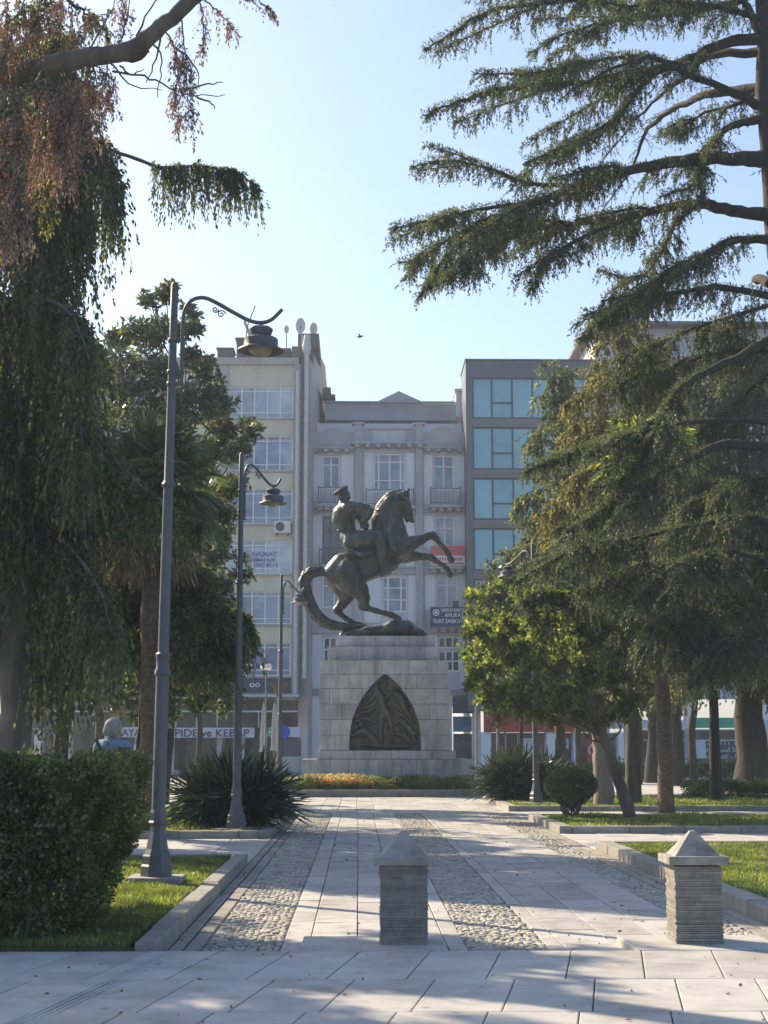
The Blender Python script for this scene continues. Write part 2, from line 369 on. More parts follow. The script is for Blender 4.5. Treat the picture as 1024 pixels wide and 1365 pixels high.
# cobbles
tv = [(-.5,-.5,-.6),(.5,-.5,-.6),(.5,.5,-.6),(-.5,.5,-.6),(-.46,-.46,-.1),(.46,-.46,-.1),(.46,.46,-.1),(-.46,.46,-.1),(-.26,-.26,.0),(.26,-.26,0),(.26,.26,0),(-.26,.26,0)]
tf = [(0,1,5,4),(1,2,6,5),(2,3,7,6),(3,0,4,7),(4,5,9,8),(5,6,10,9),(6,7,11,10),(7,4,8,11),(8,9,10,11)]
pos = []
for x0, x1 in [(-1.13,-.57),(.81,1.39),(2.76,3.12)]:
    nx = int((x1-x0)/.047)
    ny = int((34.4-Yp0)/.050)
    gx, gy = np.meshgrid(np.arange(nx)+.5, np.arange(ny)+.5)
    px_ = x0+gx.ravel()*(x1-x0)/nx+rng.normal(0, .010, gx.size)
    py_ = Yp0+.02+gy.ravel()*.050+rng.normal(0, .012, gx.size)+(gx.ravel()%2)*.03
    pos.append(np.stack([px_, py_, rng.normal(-.010, .004, gx.size)], 1))
pos = np.concatenate(pos)
n = len(pos)
V, F = instances(tv, tf, pos, np.stack([rng.uniform(.030,.056,n), rng.uniform(.030,.058,n), rng.uniform(.02,.04,n)], 1), rng.uniform(0,3,n))
struct(np_mesh('cobblestones', V, [F], M['cobble']))
# front pavement of large skewed slabs
fp = MB(); SK = .164
rows = [(9.62,10.93),(8.46,9.62),(7.25,8.46),(6.05,7.25),(4.8,6.05),(3.5,4.8),(2.2,3.5),(.9,2.2),(-.4,.9),(-1.8,-.4),(-3.2,-1.8),(-4.6,-3.2)]
for j, (a, b) in enumerate(rows):
    sh = [.02,.20,.13,.31,.05,.22][j%6]
    for i in range(-16, 16):
        x = i*.485+sh
        tiles(fp, x, x+.485, a, b, (b-a)/(2 if (i*7+j*3)%4 == 0 else 1), z=.06, gap=.004, jit=.0012, skew=SK, yref=10.93, off=0)
struct(fp.build('front_pavement', M['granite_front']))
struct(MB().box(-9,9.5,-4.7,10.92,-.05,.028).build('pavement_bedding', M['joint']))
tb = MB()
for x0, x1, y1 in [(-.40,.62,11.75),(1.93,2.98,11.78)]: tb.box(x0,x1,10.935,y1,-.04,.062)
struct(tb.build('bollard_kerbstone', M['granite_front'], bevel=.006))
tg = MB()        # three raised guide ribs across the slabs
for k in range(4):
    x = -1.30+k*.035
    tg.add([(x+(y-10.93)*SK*1.0+dx, y, z) for y in (-2., 10.9) for dx, z in ((0,.0601),(.004,.0655),(.014,.0655),(.018,.0601))], [(0,1,5,4),(1,2,6,5),(2,3,7,6)])
struct(tg.build('guide_strip', M['granite_front']))
# kerbs
kb = MB()
def kerb(x0, x1, y0, y1, h=.12, along='y'):
    L = .95; a = y0 if along == 'y' else x0; end = y1 if along == 'y' else x1
    while a < end-.02:
        b = min(a+L, end); j = random.uniform(-.006,.006); z = h+random.uniform(-.004,.004)
        if along == 'y': q = (x0+j, x1+j, a+.004, b-.004)
        else: q = (a+.004, b-.004, y0+j, y1+j)
        kb.box(q[0], q[1], q[2], q[3], -.05, z); a = b
kerb(KL-.16, KL-.005, 10.932, 19.75)                    # left lawn
kerb(-9.5, KL-.205, 19.55, 19.75, along='x')
kerb(KL-.20, KL-.005, 25.0, 34.4)                      # left bed with the yucca
kerb(-9.5, KL-.205, 25.0, 25.2, along='x')
kerb(-9.5, KL-.205, 34.2, 34.4, along='x')
kerb(KR+.005, KR+.22, 10.95, 22.4)                     # right lawn
kerb(KR+.225, 14, 22.2, 22.4, along='x')
kerb(KR+.005, KR+.22, 26.4, 31.3)
kerb(KR+.225, 16, 26.4, 26.6, along='x'); kerb(KR+.225, 16, 31.1, 31.3, along='x')
kerb(KR+.005, KR+.22, 35.3, 42.6)
kerb(KR+.225, 20, 35.3, 35.5, along='x')
ko = kb.build('kerb', M['kerb'], bevel=.012); struct(ko)
# side paths, plaza, street
cp = MB()
for x0, x1, y0, y1 in [(-10,KL,19.78,24.97),(KR,16,22.43,26.37),(KR,18,31.33,35.27),(-30,-3.4,34.43,47),(6.7,26,43.0,60),(-30,30,49.9,60)]:
    n = max(1, int((x1-x0)/.6))
    for i in range(n): tiles(cp, x0+(x1-x0)*i/n, x0+(x1-x0)*(i+1)/n, y0, y1, .9)
struct(cp.build('side_path', M['plaza']))
struct(MB().box(-30,30,60.02,74,-.05,.02).build('park_edge_pavement', M['plaza']))
struct(MB().box(-60,60,84,96,-.05,.12).build('street_pavement', M['plaza'], bevel=.02))
# lawns
lw = MB()
for x0, x1, y0, y1 in [(-9.5,KL-.2,10.95,19.55),(-9.5,KL-.2,25.2,34.2),(KR+.22,14,10.95,22.2),(KR+.22,16,26.6,31.1),(KR+.22,20,35.5,42.8)]:
    nx, ny = 24, 24
    vs_ = [(x0+(x1-x0)*i/nx, y0+(y1-y0)*j/ny, .085+(.02*math.sin(i*1.3+j)*math.sin(j*.9) if 0 < i < nx and 0 < j < ny else 0)) for j in range(ny+1) for i in range(nx+1)]
    fs_ = [(j*(nx+1)+i, j*(nx+1)+i+1, (j+1)*(nx+1)+i+1, (j+1)*(nx+1)+i) for j in range(ny) for i in range(nx)]
    lw.add(vs_, fs_)
lw.box(-9.5,KL-.165,10.925,10.96,-.04,.082); lw.box(KR+.22,14,10.925,10.96,-.04,.082)
struct(lw.build('lawn_soil', M['earth'], smooth=True))
# grass
def rand_unit(n):
    v = rng.normal(size=(n, 3)); return v/np.linalg.norm(v, axis=1, keepdims=True)
def norm(v): return v/np.maximum(np.linalg.norm(v, axis=-1, keepdims=True), 1e-9)
class Leaves:
    "many small diamond blades"
    def __init__(s): s.b = []; s.a = []; s.w = []
    def add(s, base, axis, width):
        base = np.asarray(base); n = len(base)
        if n == 0: return
        side = norm(np.cross(axis, rand_unit(n)))*np.broadcast_to(np.asarray(width, float).reshape(-1, 1), (n, 1))
        s.b.append(base); s.a.append(axis); s.w.append(side)
    def build(s, name, m, parent=None, bend=0.0):
        b, a, w_ = np.concatenate(s.b), np.concatenate(s.a), np.concatenate(s.w)
        n = len(b)
        V = np.stack([b, b+a*.45+w_, b+a, b+a*.45-w_], 1)
        return np_mesh(name, V.reshape(-1, 3), [np.arange(4*n).reshape(n, 4)], m, parent)
def grass(regions, dens, h, wd):
    g = Leaves()
    for x0, x1, y0, y1, k in regions:
        n = int((x1-x0)*(y1-y0)*dens*k)
        b = np.stack([rng.uniform(x0,x1,n), rng.uniform(y0,y1,n), np.full(n,.08)], 1)
        hh = h*rng.uniform(.5,1.4,n)*(1+.5*np.sin(b[:,0]*3.1)*np.sin(b[:,1]*2.3))
        a = np.stack([rng.normal(0,.4,n), rng.normal(0,.4,n), np.ones(n)], 1)*hh[:,None]
        g.add(b, a, wd*np.ones(n))
    return g
g1 = grass([(-3.6,KL-.2,11.0,19.5,1.0),(KR+.23,6.6,11.0,22.1,.8)], 2600, .045, .0045)
tag(g1.build('grass', M['grass']), 'short green grass of the front lawns', 'grass', kind='stuff')
g2 = grass([(KR+.23,12,26.65,31.0,1.0),(KR+.23,16,35.5,42.6,.5),(-6,KL-.2,25.2,34,.6)], 900, .06, .009)
tag(g2.build('grass', M['grass']), 'short green grass of the farther lawns', 'grass', kind='stuff')
fl = Leaves()
n = 420
b = np.concatenate([np.stack([rng.uniform(-1.4,3.3,n), rng.uniform(11,34,n), np.full(n,.006)],1), np.stack([rng.uniform(-2.5,3.5,60), rng.uniform(7.5,10.8,60), np.full(60,.068)],1), np.stack([rng.uniform(-3,-1.7,90), rng.uniform(11,19,90), np.full(90,.13)],1)])
a = rand_unit(len(b))*np.array([1,1,.25])*rng.uniform(.015,.05,(len(b),1))
fl.add(b, a, rng.uniform(.006,.016,len(b)))
tag(fl.build('fallen_leaves', M['grass_dry']), 'small dry leaves scattered over the path', 'fallen leaves', kind='stuff')

# ------------------------------------------------------------------ bollards
def bollard(x, y, label):
    t = empty('stone_bollard', (x,y,.062), label, 'bollard', 'stone bollards at the path entrance')
    s = MB(); z = .062; hw = .17
    while z < .60:
        h = random.uniform(.015,.019); h = min(h, .61-z)
        j = [random.uniform(-.006,.004) for _ in range(4)]
        cuts = [random.uniform(-.12,.12)] if random.random() < .5 else []
        xs = [-hw+j[0]]+cuts+[hw+j[1]]
        for k in range(len(xs)-1):
            d = random.uniform(-.004,.004)
            s.box(x+xs[k]+.001, x+xs[k+1]-.001, y-hw+j[2]+d, y+hw+j[3]+d, z+.0015, z+h-.0015)
        z += h
    s.build('post', M['slate'], t)
    c = MB(); c.box(x-.155,x+.155,y-.155,y+.155,.07,.60); c.build('core', M['mortar'], t)
    c = MB(); w1, w0 = .215, .165
    c.box(x-w1,x+w1,y-w1,y+w1,.612,.672)
    c.add([(x-w0,y-w0,.672),(x+w0,y-w0,.672),(x+w0,y+w0,.672),(x-w0,y+w0,.672),(x-.018,y-.018,.845),(x+.018,y-.018,.845),(x+.018,y+.018,.845),(x-.018,y+.018,.845)],
          [(0,1,5,4),(1,2,6,5),(2,3,7,6),(3,0,4,7),(4,5,6,7)])
    c.build('cap', M['capstone'], t, bevel=.006)
bollard(.33, 11.42, 'stone bollard with pyramid cap in the middle of the path entrance')
bollard(2.44, 11.42, 'stone bollard with pyramid cap standing beside the right kerb')

# ------------------------------------------------------------------ street lamps
LY = 16.0
def lp(px, py):      # lamp profile traced at its own distance; returns offsets from the foot of the pole
    p = at(px, py, LY); return p
def make_lamp():
    base = at(208, 1184, LY); base = Vector((base.x, LY, .10)); X, Y = base.x, base.y
    t = empty('street_lamp', (X,Y,0), 'nearest street lamp with curved arm on the left lawn', 'street lamp', 'dark cast iron street lamps')
    MB().box(X-.27,X+.27,Y-.27,Y+.27,.02,.155).build('footing', M['capstone'], t, bevel=.012)
    z0 = .155
    MB().lathe(X,Y,[(.165,z0),(.165,z0+.10),(.15,z0+.12),(.15,z0+.20),(.14,z0+.215),(.115,z0+.27),(.085,z0+.44),(.083,z0+.50),(.10,z0+.52),(.10,z0+.535),(.088,z0+.55),(.088,z0+.63),(.078,z0+.66)], n=8, rot=math.pi/8).build('pedestal', M['lamp'], t)
    zt = fz(380, LY, 229); zc1 = fz(885, LY, 212); zc2 = fz(643, LY, 220)
    pr = [(.070,z0+.66),(.068,zc1-.12),(.084,zc1-.11),(.084,zc1-.07),(.070,zc1-.05),(.070,zc1+.05),(.078,zc1+.07),(.078,zc1+.10),(.058,zc1+.12),(.053,zc2-.06),(.07,zc2-.045),(.074,zc2-.02),(.06,zc2),(.05,zc2+.02),(.043,zt-.9),(.040,zt),(.02,zt+.03)]
    MB().lathe(X,Y,pr,n=16).build('pole', M['lamp'], t, smooth=True)
    # arm, in the plane of the picture
    def rel(px, py): p = at(px, py, LY); q = at(229, py, LY); return Vector((X+(p.x-q.x)+0.0, Y, p.z))
    pts = [rel(241.5,514), rel(241.5,470), rel(241.5,430), rel(243,415), rel(248,404), rel(258,397.5), rel(271,397), rel(287,404), rel(309,416), rel(329,426), rel(345,429), rel(359,425), rel(373,411)]
    sp = smoothpath(pts, 5); rr = [.022]*len(sp)
    arm = MB().tube(sp, rr, n=10).build('arm', M['lamp'], t, smooth=True)
    cl = MB()
    for py in (454, 496, 512):
        z = fz(py, LY, 232)
        cl = MB(); cl.lathe(X, Y, [(.052,z-.02),(.056,z-.01),(.056,z+.01),(.052,z+.02)], n=16)
        cl.box(X+.03, X+(pts[0].x-X)+.03, Y-.02, Y+.02, z-.012, z+.012)
        cl.build('clamp', M['lamp'], t)
    sc = MB()
    def spiral(cx, cz, r0, turns, s=1):
        ps = []
        for k in range(26):
            u = k/25; a = s*u*turns*2*math.pi; r = r0*(1-.8*u); ps.append((cx+r*math.cos(a), Y, cz+r*math.sin(a)))
        return ps
    for px, py, r0, s in ((292,418,.045,1),(255,410,.05,-1),(284,412,.035,-1)):
        q = rel(px, py); sc = MB(); sc.tube(spiral(q.x, q.z, r0, 1.4, s), .0075, n=5); sc.build('scroll', M['lamp'], arm)
    lx, lz = rel(346,431).x, rel(346,431).z
    lan = MB().lathe(lx,Y,[(.012,lz+.02),(.02,lz-.005),(.012,lz-.02),(.018,lz-.03),(.10,lz-.035),(.128,lz-.06),(.115,lz-.10),(.10,lz-.13),(.13,lz-.145),(.165,lz-.155),(.182,lz-.17),(.184,lz-.245),(.19,lz-.26),(.245,lz-.285),(.25,lz-.297),(.243,lz-.297),(.15,lz-.27),(.05,lz-.26)], n=28).build('lantern', M['lamp'], t, smooth=True)
    MB().lathe(lx,Y,[(.135,lz-.268),(.13,lz-.29),(.11,lz-.325),(.07,lz-.35),(.02,lz-.36)], n=20).build('lamp_glass', M['lamp_glass'], lan, smooth=True)
    return t
lamp0 = make_lamp()
for (px, py, Y, lab, rot) in [(315,1114,25.6,'street lamp rising in front of the spiky plant on the left', R_(58)),(373,1010,44.2,'farthest street lamp left of the stone plinth', R_(58)),
                    (715,1079,37.2,'street lamp by the right lawn half hidden in tree foliage', R_(125))]:
    c = copy_tree(lamp0); p = at(px, py, Y); c.location = (p.x, Y, -.02); c['label'] = lab; c.rotation_euler.z = rot
lamp0.rotation_euler.y = R_(.55)
# ------------------------------------------------------------------ buildings
def facade(mb, x0, x1, z0, z1, Y, holes, depth=.28):
    "front wall with real openings and their reveals; holes: (x0,x1,z0,z1)"
    xs = sorted(set([x0,x1]+[h[0] for h in holes]+[h[1] for h in holes])); zs = sorted(set([z0,z1]+[h[2] for h in holes]+[h[3] for h in holes]))
    xs = [x for x in xs if x0-1e-6 <= x <= x1+1e-6]; zs = [z for z in zs if z0-1e-6 <= z <= z1+1e-6]
    for i in range(len(xs)-1):
        for j in range(len(zs)-1):
            cx, cz = (xs[i]+xs[i+1])/2, (zs[j]+zs[j+1])/2
            if any(h[0] < cx < h[1] and h[2] < cz < h[3] for h in holes): continue
            mb.add([(xs[i],Y,zs[j]),(xs[i+1],Y,zs[j]),(xs[i+1],Y,zs[j+1]),(xs[i],Y,zs[j+1])], [(0,1,2,3)])
    for a,b,c,d in holes:
        mb.add([(a,Y,c),(b,Y,c),(b,Y,d),(a,Y,d),(a,Y+depth,c),(b,Y+depth,c),(b,Y+depth,d),(a,Y+depth,d)], [(0,4,5,1),(1,5,6,2),(2,6,7,3),(3,7,4,0)])
def window(parent, x0, x1, z0, z1, Y, cols, rows, fm, gm, fw=.07, name='window'):
    "cols/rows: fractions of the inner bars; the pane is a sub-part of the frame"
    m = MB(); y0, y1 = Y+.10, Y+.19
    m.box(x0,x1,y0,y1,z0,z0+fw); m.box(x0,x1,y0,y1,z1-fw,z1)
    m.box(x0,x0+fw,y0,y1,z0+fw,z1-fw); m.box(x1-fw,x1,y0,y1,z0+fw,z1-fw)
    for c in cols: x = x0+(x1-x0)*c; m.box(x-fw/2,x+fw/2,y0+.005,y1-.005,z0+fw,z1-fw)
    for r in rows: z = z0+(z1-z0)*r; m.box(x0+fw,x1-fw,y0+.012,y1-.012,z-fw*.4,z+fw*.4)
    f = m.build(name, fm, parent)
    cs = [0]+list(cols)+[1]; p = MB()
    for i in range(len(cs)-1):
        a, b = x0+(x1-x0)*cs[i], x0+(x1-x0)*cs[i+1]
        p.add([(a,y1-.03,z0),(b,y1-.03,z0),(b,y1-.03+random.uniform(-.01,.01),z1),(a,y1-.03,z1)], [(0,1,2,3)])
    p.build('pane', gm, f)
    return f
def text(s, x, z, Y, h, m, name='lettering', parent=None, width=None, align='CENTER'):
    cu = bpy.data.curves.new(name, 'FONT'); cu.body = s; cu.size = 1; cu.extrude = .01; cu.align_x = align; cu.offset = .012
    o = bpy.data.objects.new(name, cu); C.objects.link(o)
    dg = bpy.context.evaluated_depsgraph_get(); me = bpy.data.meshes.new_from_object(o.evaluated_get(dg))
    bpy.data.objects.remove(o); bpy.data.curves.remove(cu)
    n = len(me.vertices); co = np.empty(n*3, np.float32); me.vertices.foreach_get('co', co); co = co.reshape(-1, 3)
    w0 = co[:,0].max()-co[:,0].min(); sx = (width/w0) if width else h*1.0; cx = (co[:,0].max()+co[:,0].min())/2
    off = origin(parent) if parent else Vector((0,0,0))
    out = np.stack([(co[:,0]-cx)*sx+x-off.x, -co[:,2]*.8+Y-off.y, co[:,1]*h*1.35+z-off.z], 1)
    me.vertices.foreach_set('co', out.astype(np.float32).ravel()); me.update(); me.materials.clear(); me.materials.append(m)
    ob = bpy.data.objects.new(name, me); C.objects.link(ob)
    if parent: ob.parent = parent
    return ob

# --- left apartment block
Y = 88.0
def Z(py): return fz(py, Y, 350)
def X_(px): return fx(px, Y, 700)
A = empty('apartment_building', (X_(300),Y,0), 'tall beige apartment block on the left with rows of white framed windows', 'building')
xl, xr = X_(30), X_(397)
wr = [(515,557),(580.5,627),(651,698),(720,765),(788,832),(856.5,901)]
secs = [(X_(302.5),X_(389.5)),(X_(215),X_(291)),(X_(120),X_(205)),(X_(40),X_(112))]
holes = [(a,b,Z(y1),Z(y0)) for a,b in secs for y0,y1 in wr]
zt = Z(487)
mb = MB(); facade(mb, xl, xr, 4.3, zt, Y, holes)
mb.add([(xl,Y,0),(xl,Y+14,0),(xl,Y+14,zt),(xl,Y,zt)], [(0,1,2,3)])
mb.build('wall', M['beige'], A)
m = MB(); m.box(xl-.2, X_(397), Y-.25, Y+14, zt+.005, Z(478)); m.build('parapet', M['pinkish'], A)
for i,(a,b) in enumerate(secs):
    for j,(y0,y1) in enumerate(wr):
        gm = M['glass_curtain'] if (i+j)%3 == 0 else M['glass_pale']
        window(A, a, b, Z(y1), Z(y0), Y, (.2,.40,.60,.80), (.17,.85), M['white'], gm)
sl_ = MB()
for a,b in secs:
    for y0,y1 in wr: sl_.box(a-.05,b+.05,Y-.12,Y+.09,Z(y1)-.12,Z(y1)-.005)
sl_.build_each('window_sill', M['pilaster'], A)
m = MB(); m.box(X_(292.5),X_(301),Y-.18,Y+.1,Z(905),Z(488)); m.box(X_(206),X_(214),Y-.18,Y+.1,Z(905),Z(488)); m.box(X_(390.5),X_(400),Y-.3,Y+.4,Z(930),Z(487)+.0)
m.build_each('pilaster', M['pilaster'], A)
# corner block, chimneys and the slanted side wall
xs0, xs1 = X_(397), X_(412); 
m = MB(); m.prism([(xs0+.1,Y+.1),(xs1,Y-.1),(fx(433,95.5,600),95.5),(fx(433,95.5,600),Y+16),(xs0+.1,Y+16)], 0, Z(446)); m.build('side_wall', M['pinkish'], A)
m = MB(); m.box(X_(387),xs1+.15,Y-.1,Y+6,Z(478)+.005,Z(462)); m.box(X_(395),xs1+.5,Y+.2,Y+6,Z(462),Z(443))
m.build('roof_block', M['dark_roof'], A)
m = MB(); m.box(X_(285),X_(306),Y+.5,Y+2,Z(479),Z(463)); m.box(X_(283.5),X_(307.5),Y+.4,Y+2.1,Z(463),Z(461)); m.build('chimney', M['dark_roof'], A)
m = MB(); m.box(X_(311),X_(352),Y+.5,Y+3,Z(479),Z(450)); m.box(X_(309),X_(353),Y+.4,Y+3.1,Z(450),Z(447.5)); m.box(X_(352.2),X_(385),Y+1,Y+3,Z(479),Z(458)); m.build('chimney', M['dark_roof'], A)
# down pipes and antenna mast
for px, r, y0, y1 in ((395.8,.10,497,925),(407.5,.13,475,905),(403,.05,475,930)):
    p = MB(); x = X_(px); yy = Y-.52 if px < 400 else Y-.35
    p.tube([(x,yy,Z(y1)),(x,yy,Z(y0))], r, n=10)
    for k in range(12): z = Z(y1)+(Z(y0)-Z(y1))*(k+.5)/12; p.tube([(x,yy,z-.06),(x,yy,z+.06)], r*1.25, n=10)
    p.build('drain_pipe', M['pipe'] if px != 403 else M['rail'], A)
p = MB(); p.lathe(X_(407.5),Y-.35,[(.13,Z(475)),(.2,Z(472)),(.27,Z(464)),(.16,Z(452)),(.12,Z(448))],n=10); p.build('rain_hopper', M['pipe'], A)
for px, py, r in ((379,437,.22),(398,432,.42),(416,436,.34)):
    x, z = X_(px), Z(py); d = MB()
    vs_ = []; fs_ = []; K = 16; rg = 5
    for i in range(rg+1):
        for k in range(K):
            a = 2*math.pi*k/K; q = i/rg
            vs_.append((x+.7*r*q*math.cos(a), Y+.3-.25*r*(1-q*q)*-1, z+r*1.15*q*math.sin(a)))
    for i in range(rg):
        for k in range(K): fs_.append((i*K+k, i*K+(k+1)%K, (i+1)*K+(k+1)%K, (i+1)*K+k))
    d.add(vs_, fs_); o = d.build('dish', M['dish'], A, smooth=True); md = o.modifiers.new('s','SOLIDIFY'); md.thickness = .03
    MB().tube([(x,Y+.35,z),(x,Y+.5,Z(462))], .03, n=6).build('dish_mast', M['rail'], A)
MB().tube([(X_(322),Y+1,Z(448)),(X_(325),Y+1,Z(428)),(X_(335),Y+1,Z(401))], .035, n=5).build('antenna', M['rail'], A)
MB().tube([(X_(331),Y+1.2,Z(448)),(X_(320),Y+1.2,Z(421))], .10, n=6).build('antenna', M['pinkish'], A)
# ground floor: fascia, ledge, arcade and shops
m = MB(); m.box(X_(311),X_(390),Y-.30,Y-.02,Z(922.5),Z(904)); m.build('fascia', M['dark_panel'], A)
text('oo', X_(343), Z(916), Y-.33, .35, M['text_white'], 'fascia_mark', A, width=.6)
m = MB(); m.box(xl,X_(402),Y-1.4,Y+.2,Z(930),Z(926.5)); m.build('ledge', M['offwhite'], A)
m = MB(); m.box(xl,X_(400),Y-.6,Y-.3,Z(972.5),Z(969)); m.box(xl,X_(400),Y+2.2,Y+2.3,0,4.3); m.build('arcade_back', M['glass_dark'], A)
r_ = MB()
r_.box(xl,X_(400),Y-1.35,Y-1.3,Z(950),Z(948))
x = xl
while x < X_(400): r_.box(x-.03,x+.03,Y-1.35,Y-1.3,Z(970),Z(950)); x += 1.15
r_.build('balcony_railing', M['pipe'], A)
cols = MB()
for a,b in ((405,413),(325,331),(296,302),(232,240),(190,204),(150,160),(100,108),(60,70)): cols.box(X_(a),X_(b),Y-1.0,Y-.35,0.1,Z(971))
cols.build_each('column', M['offwhite'], A)
sg = MB()
sg.box(X_(238),X_(345),Y-1.6,Y-1.45,Z(983.5),Z(970.5)); o = sg.build('shop_sign', M['sign_white'], A)
text('PIDE ve KEBAP', X_(291), Z(982), Y-1.62, .42, M['text_dark'], 'sign_lettering', o, width=4.1)
sg = MB(); sg.box(X_(375),X_(404),Y-1.6,Y-1.45,Z(983),Z(969.5)); o = sg.build('shop_sign', M['sign_white'], A)
sb = MB(); sb.slabxz([(X_(380)+.38*math.cos(a*math.pi/8)+.1, Z(976)+.38*math.sin(a*math.pi/8)) for a in range(16)], Y-1.66, Y-1.605); sb.box(X_(376.5),X_(388),Y-1.65,Y-1.605,Z(979),Z(973)); sb.build('sign_emblem', M['bright_blue'], o)
sg = MB(); sg.box(X_(362),X_(372.5),Y-1.6,Y-1.45,Z(982),Z(970)); o = sg.build('shop_sign', M['green_sign'], A)
sg = MB(); cx_, cz_ = X_(367.2), Z(976); sg.box(cx_-.13,cx_+.13,Y-1.64,Y-1.605,cz_-.045,cz_+.045); sg.box(cx_-.045,cx_+.045,Y-1.65,Y-1.641,cz_-.13,cz_+.13); sg.build('sign_cross', M['text_white'], o)
sg = MB(); sg.box(X_(150),X_(236),Y-1.6,Y-1.45,Z(983),Z(970)); o = sg.build('shop_sign', M['sign_white'], A)
text('AYAKKABI T', X_(210), Z(981.5), Y-1.62, .42, M['text_dark'], 'sign_lettering', o, width=3.0)
sg = MB(); sg.box(X_(190),X_(206),Y-1.3,Y-1.15,Z(1028),Z(992)); sg.box(X_(216),X_(228),Y-1.3,Y-1.15,Z(1034),Z(986)); sg.build_each('poster_panel', M['sign_white'], A)
sg = MB(); sg.box(X_(381),X_(404),Y-.6,Y-.5,Z(1008),Z(985)); 
for k in range(9): sg.box(X_(381),X_(404),Y-.63,Y-.605,Z(1008)+k*.11,Z(1008)+k*.11+.07)
sg.build('roller_shutter', M['shutter'], A)
sg = MB(); sg.box(X_(375),X_(404),Y-.62,Y-.4,0.1,Z(1008)-.01); sg.build('shop_base', M['offwhite'], A)
# window lettering on the third visible row
wl = empty('window_lettering', (X_(350),Y-.3,Z(745)), 'dark blue lettering across a window of the beige block', 'window sign')
text('AVUKAT', X_(352), Z(741), Y+.07, .26, M['text_purple'], 'lettering', wl, width=1.5)
text('DANISMANLIK', X_(345), Z(748), Y+.07, .2, M['text_purple'], 'lettering', wl, width=2.0)
text('435 02 19', X_(356), Z(755), Y+.07, .2, M['text_purple'], 'lettering', wl, width=1.3)
# cooling unit
ac = empty('air_conditioner', (X_(377),Y-.3,Z(712)), 'white outdoor cooling unit with round fan on the beige wall', 'air conditioner')
MB().box(X_(366),X_(388),Y-.42,Y-.02,Z(711.5),Z(695.5)).build('casing', M['ac'], ac, bevel=.03)
f_ = MB(); cx_, cz_ = X_(374), Z(703.3)
f_.slabxz([(cx_+.26*math.cos(a*math.pi/10), cz_+.26*math.sin(a*math.pi/10)) for a in range(20)], Y-.445, Y-.422)
for k in range(1,4):
    r0 = .26*k/3.3
    f_.tube([(cx_+r0*math.cos(a*math.pi/8), Y-.46, cz_+r0*math.sin(a*math.pi/8)) for a in range(17)], .012, n=4)
f_.build('fan_grille', M['fan'], ac)
b_ = MB(); b_.box(X_(368),X_(370),Y-.4,Y-.01,Z(714),Z(711.7)); b_.box(X_(383),X_(385),Y-.4,Y-.01,Z(714),Z(711.7)); b_.build('bracket', M['rail'], ac)

# --- ornate building in the middle
Y = 90.0
B = empty('ornate_building', (X_(520),Y,0), 'grey mauve ornate building with balconies behind the statue', 'building')
xl, xr = X_(410), X_(624.5)
def bz(v): return fz(500+v/4.096, Y, 520)
def bx(v): return X_(400+v/4.096)
H = []
top = Z(598)
wins = [ # px0,px1,py0,py1,cols,rows,frame,glass
 (429,453,607,651,(.5,),(.72,),'white','glass_pale'), (498,541,604,655,(.16,.5,.84),(.30,.78),'white','glass_pale'), (578,606,606,653,(.5,),(.68,),'white','glass_pale'),
 (430,462,688,752,(.33,.66),(.35,.7),'wood_frame','glass_dark'), (498,541,690,746,(.16,.5,.84),(.30,.78),'white','glass_pale'), (580,606,688,728,(.5,),(.62,),'white','glass_pale'),
 (430,462,768,810,(.5,),(.7,),'white','glass_pale'), (509,543,768,816,(.25,.75),(.35,.68),'white','glass_pale'), (581,610,767,809,(.5,),(.7,),'white','glass_curtain'),
 (432,458,849,905,(.33,.66),(.3,.7),'white','glass_dark'), (500,541,849,905,(.33,.66),(.3,.7),'white','glass_dark'), (583,612,848,864,(.35,.67),(),'white','glass_dark'), (583,612,867,895,(.35,.67),(.5,),'white','glass_dark')]
holes = [(X_(a),X_(b),Z(d),Z(c)) for a,b,c,d,*_ in wins]
gz = Z(926)
m = MB(); facade(m, xl, xr, gz, top, Y, holes, .3); m.add([(xr,Y,0),(xr,Y+14,0),(xr,Y+14,top),(xr,Y,top)], [(0,1,2,3)]); m.build('wall', M['mid_wall'], B)
for a,b,c,d,cs,rs,fm,gm in wins: window(B, X_(a), X_(b), Z(d), Z(c), Y, cs, rs, M[fm], M[gm], fw=.09)
# light panels beside the windows, pilasters, string courses, cornice
m = MB()
for a,b,c,d in ((416.5,428,606,668),(454,472,606,668),(484.5,497,603,676),(542,553,603,676),(565,577,606,672),(607,621,606,672),
                (417,429,687,752),(463,472,687,752),(484.5,497,687,755),(542,553,687,755),(565,579,687,730),(607,621,687,752),
                (417,429,767,826),(484.5,508,767,830),(544,556,767,830),(566,580,766,812),(611,621,766,812),(566,582,846,925),(613,621,846,925),(417,430,846,925)):
    x0, x1 = X_(a), X_(b); z0, z1 = Z(d), Z(c); n = max(2, int((z1-z0)/.34)); m = MB(); m.box(x0+.01,x1-.01,Y-.035,Y-.004,z0,z1)
    for k in range(n): m.box(x0, x1, Y-.05, Y-.003, z0+(z1-z0)*k/n+.012, z0+(z1-z0)*(k+1)/n-.012)
    m.build('rusticated_panel', M['mid_light'], B)
m = MB()
for a,b in ((412,416),(473,483.5),(554,563.5),(621.5,624)): m.box(X_(a),X_(b),Y-.28,Y-.006,gz,Z(592))
m.build_each('pilaster', M['mid_trim'], B)
m = MB()
for c,d,pr in ((676,683,.14),(755,765,.16),(832,844,.16),(918,926,.2)):
    for a,b in ((416.2,472.8),(483.7,553.8),(563.7,621.3)): m = MB(); m.box(X_(a),X_(b),Y-pr,Y-.008,Z(d),Z(c)); m.box(X_(a),X_(b),Y-pr-.1,Y-pr-.003,Z(c)-.12,Z(c)); m.build('string_course', M['mid_trim'], B)
m = MB()
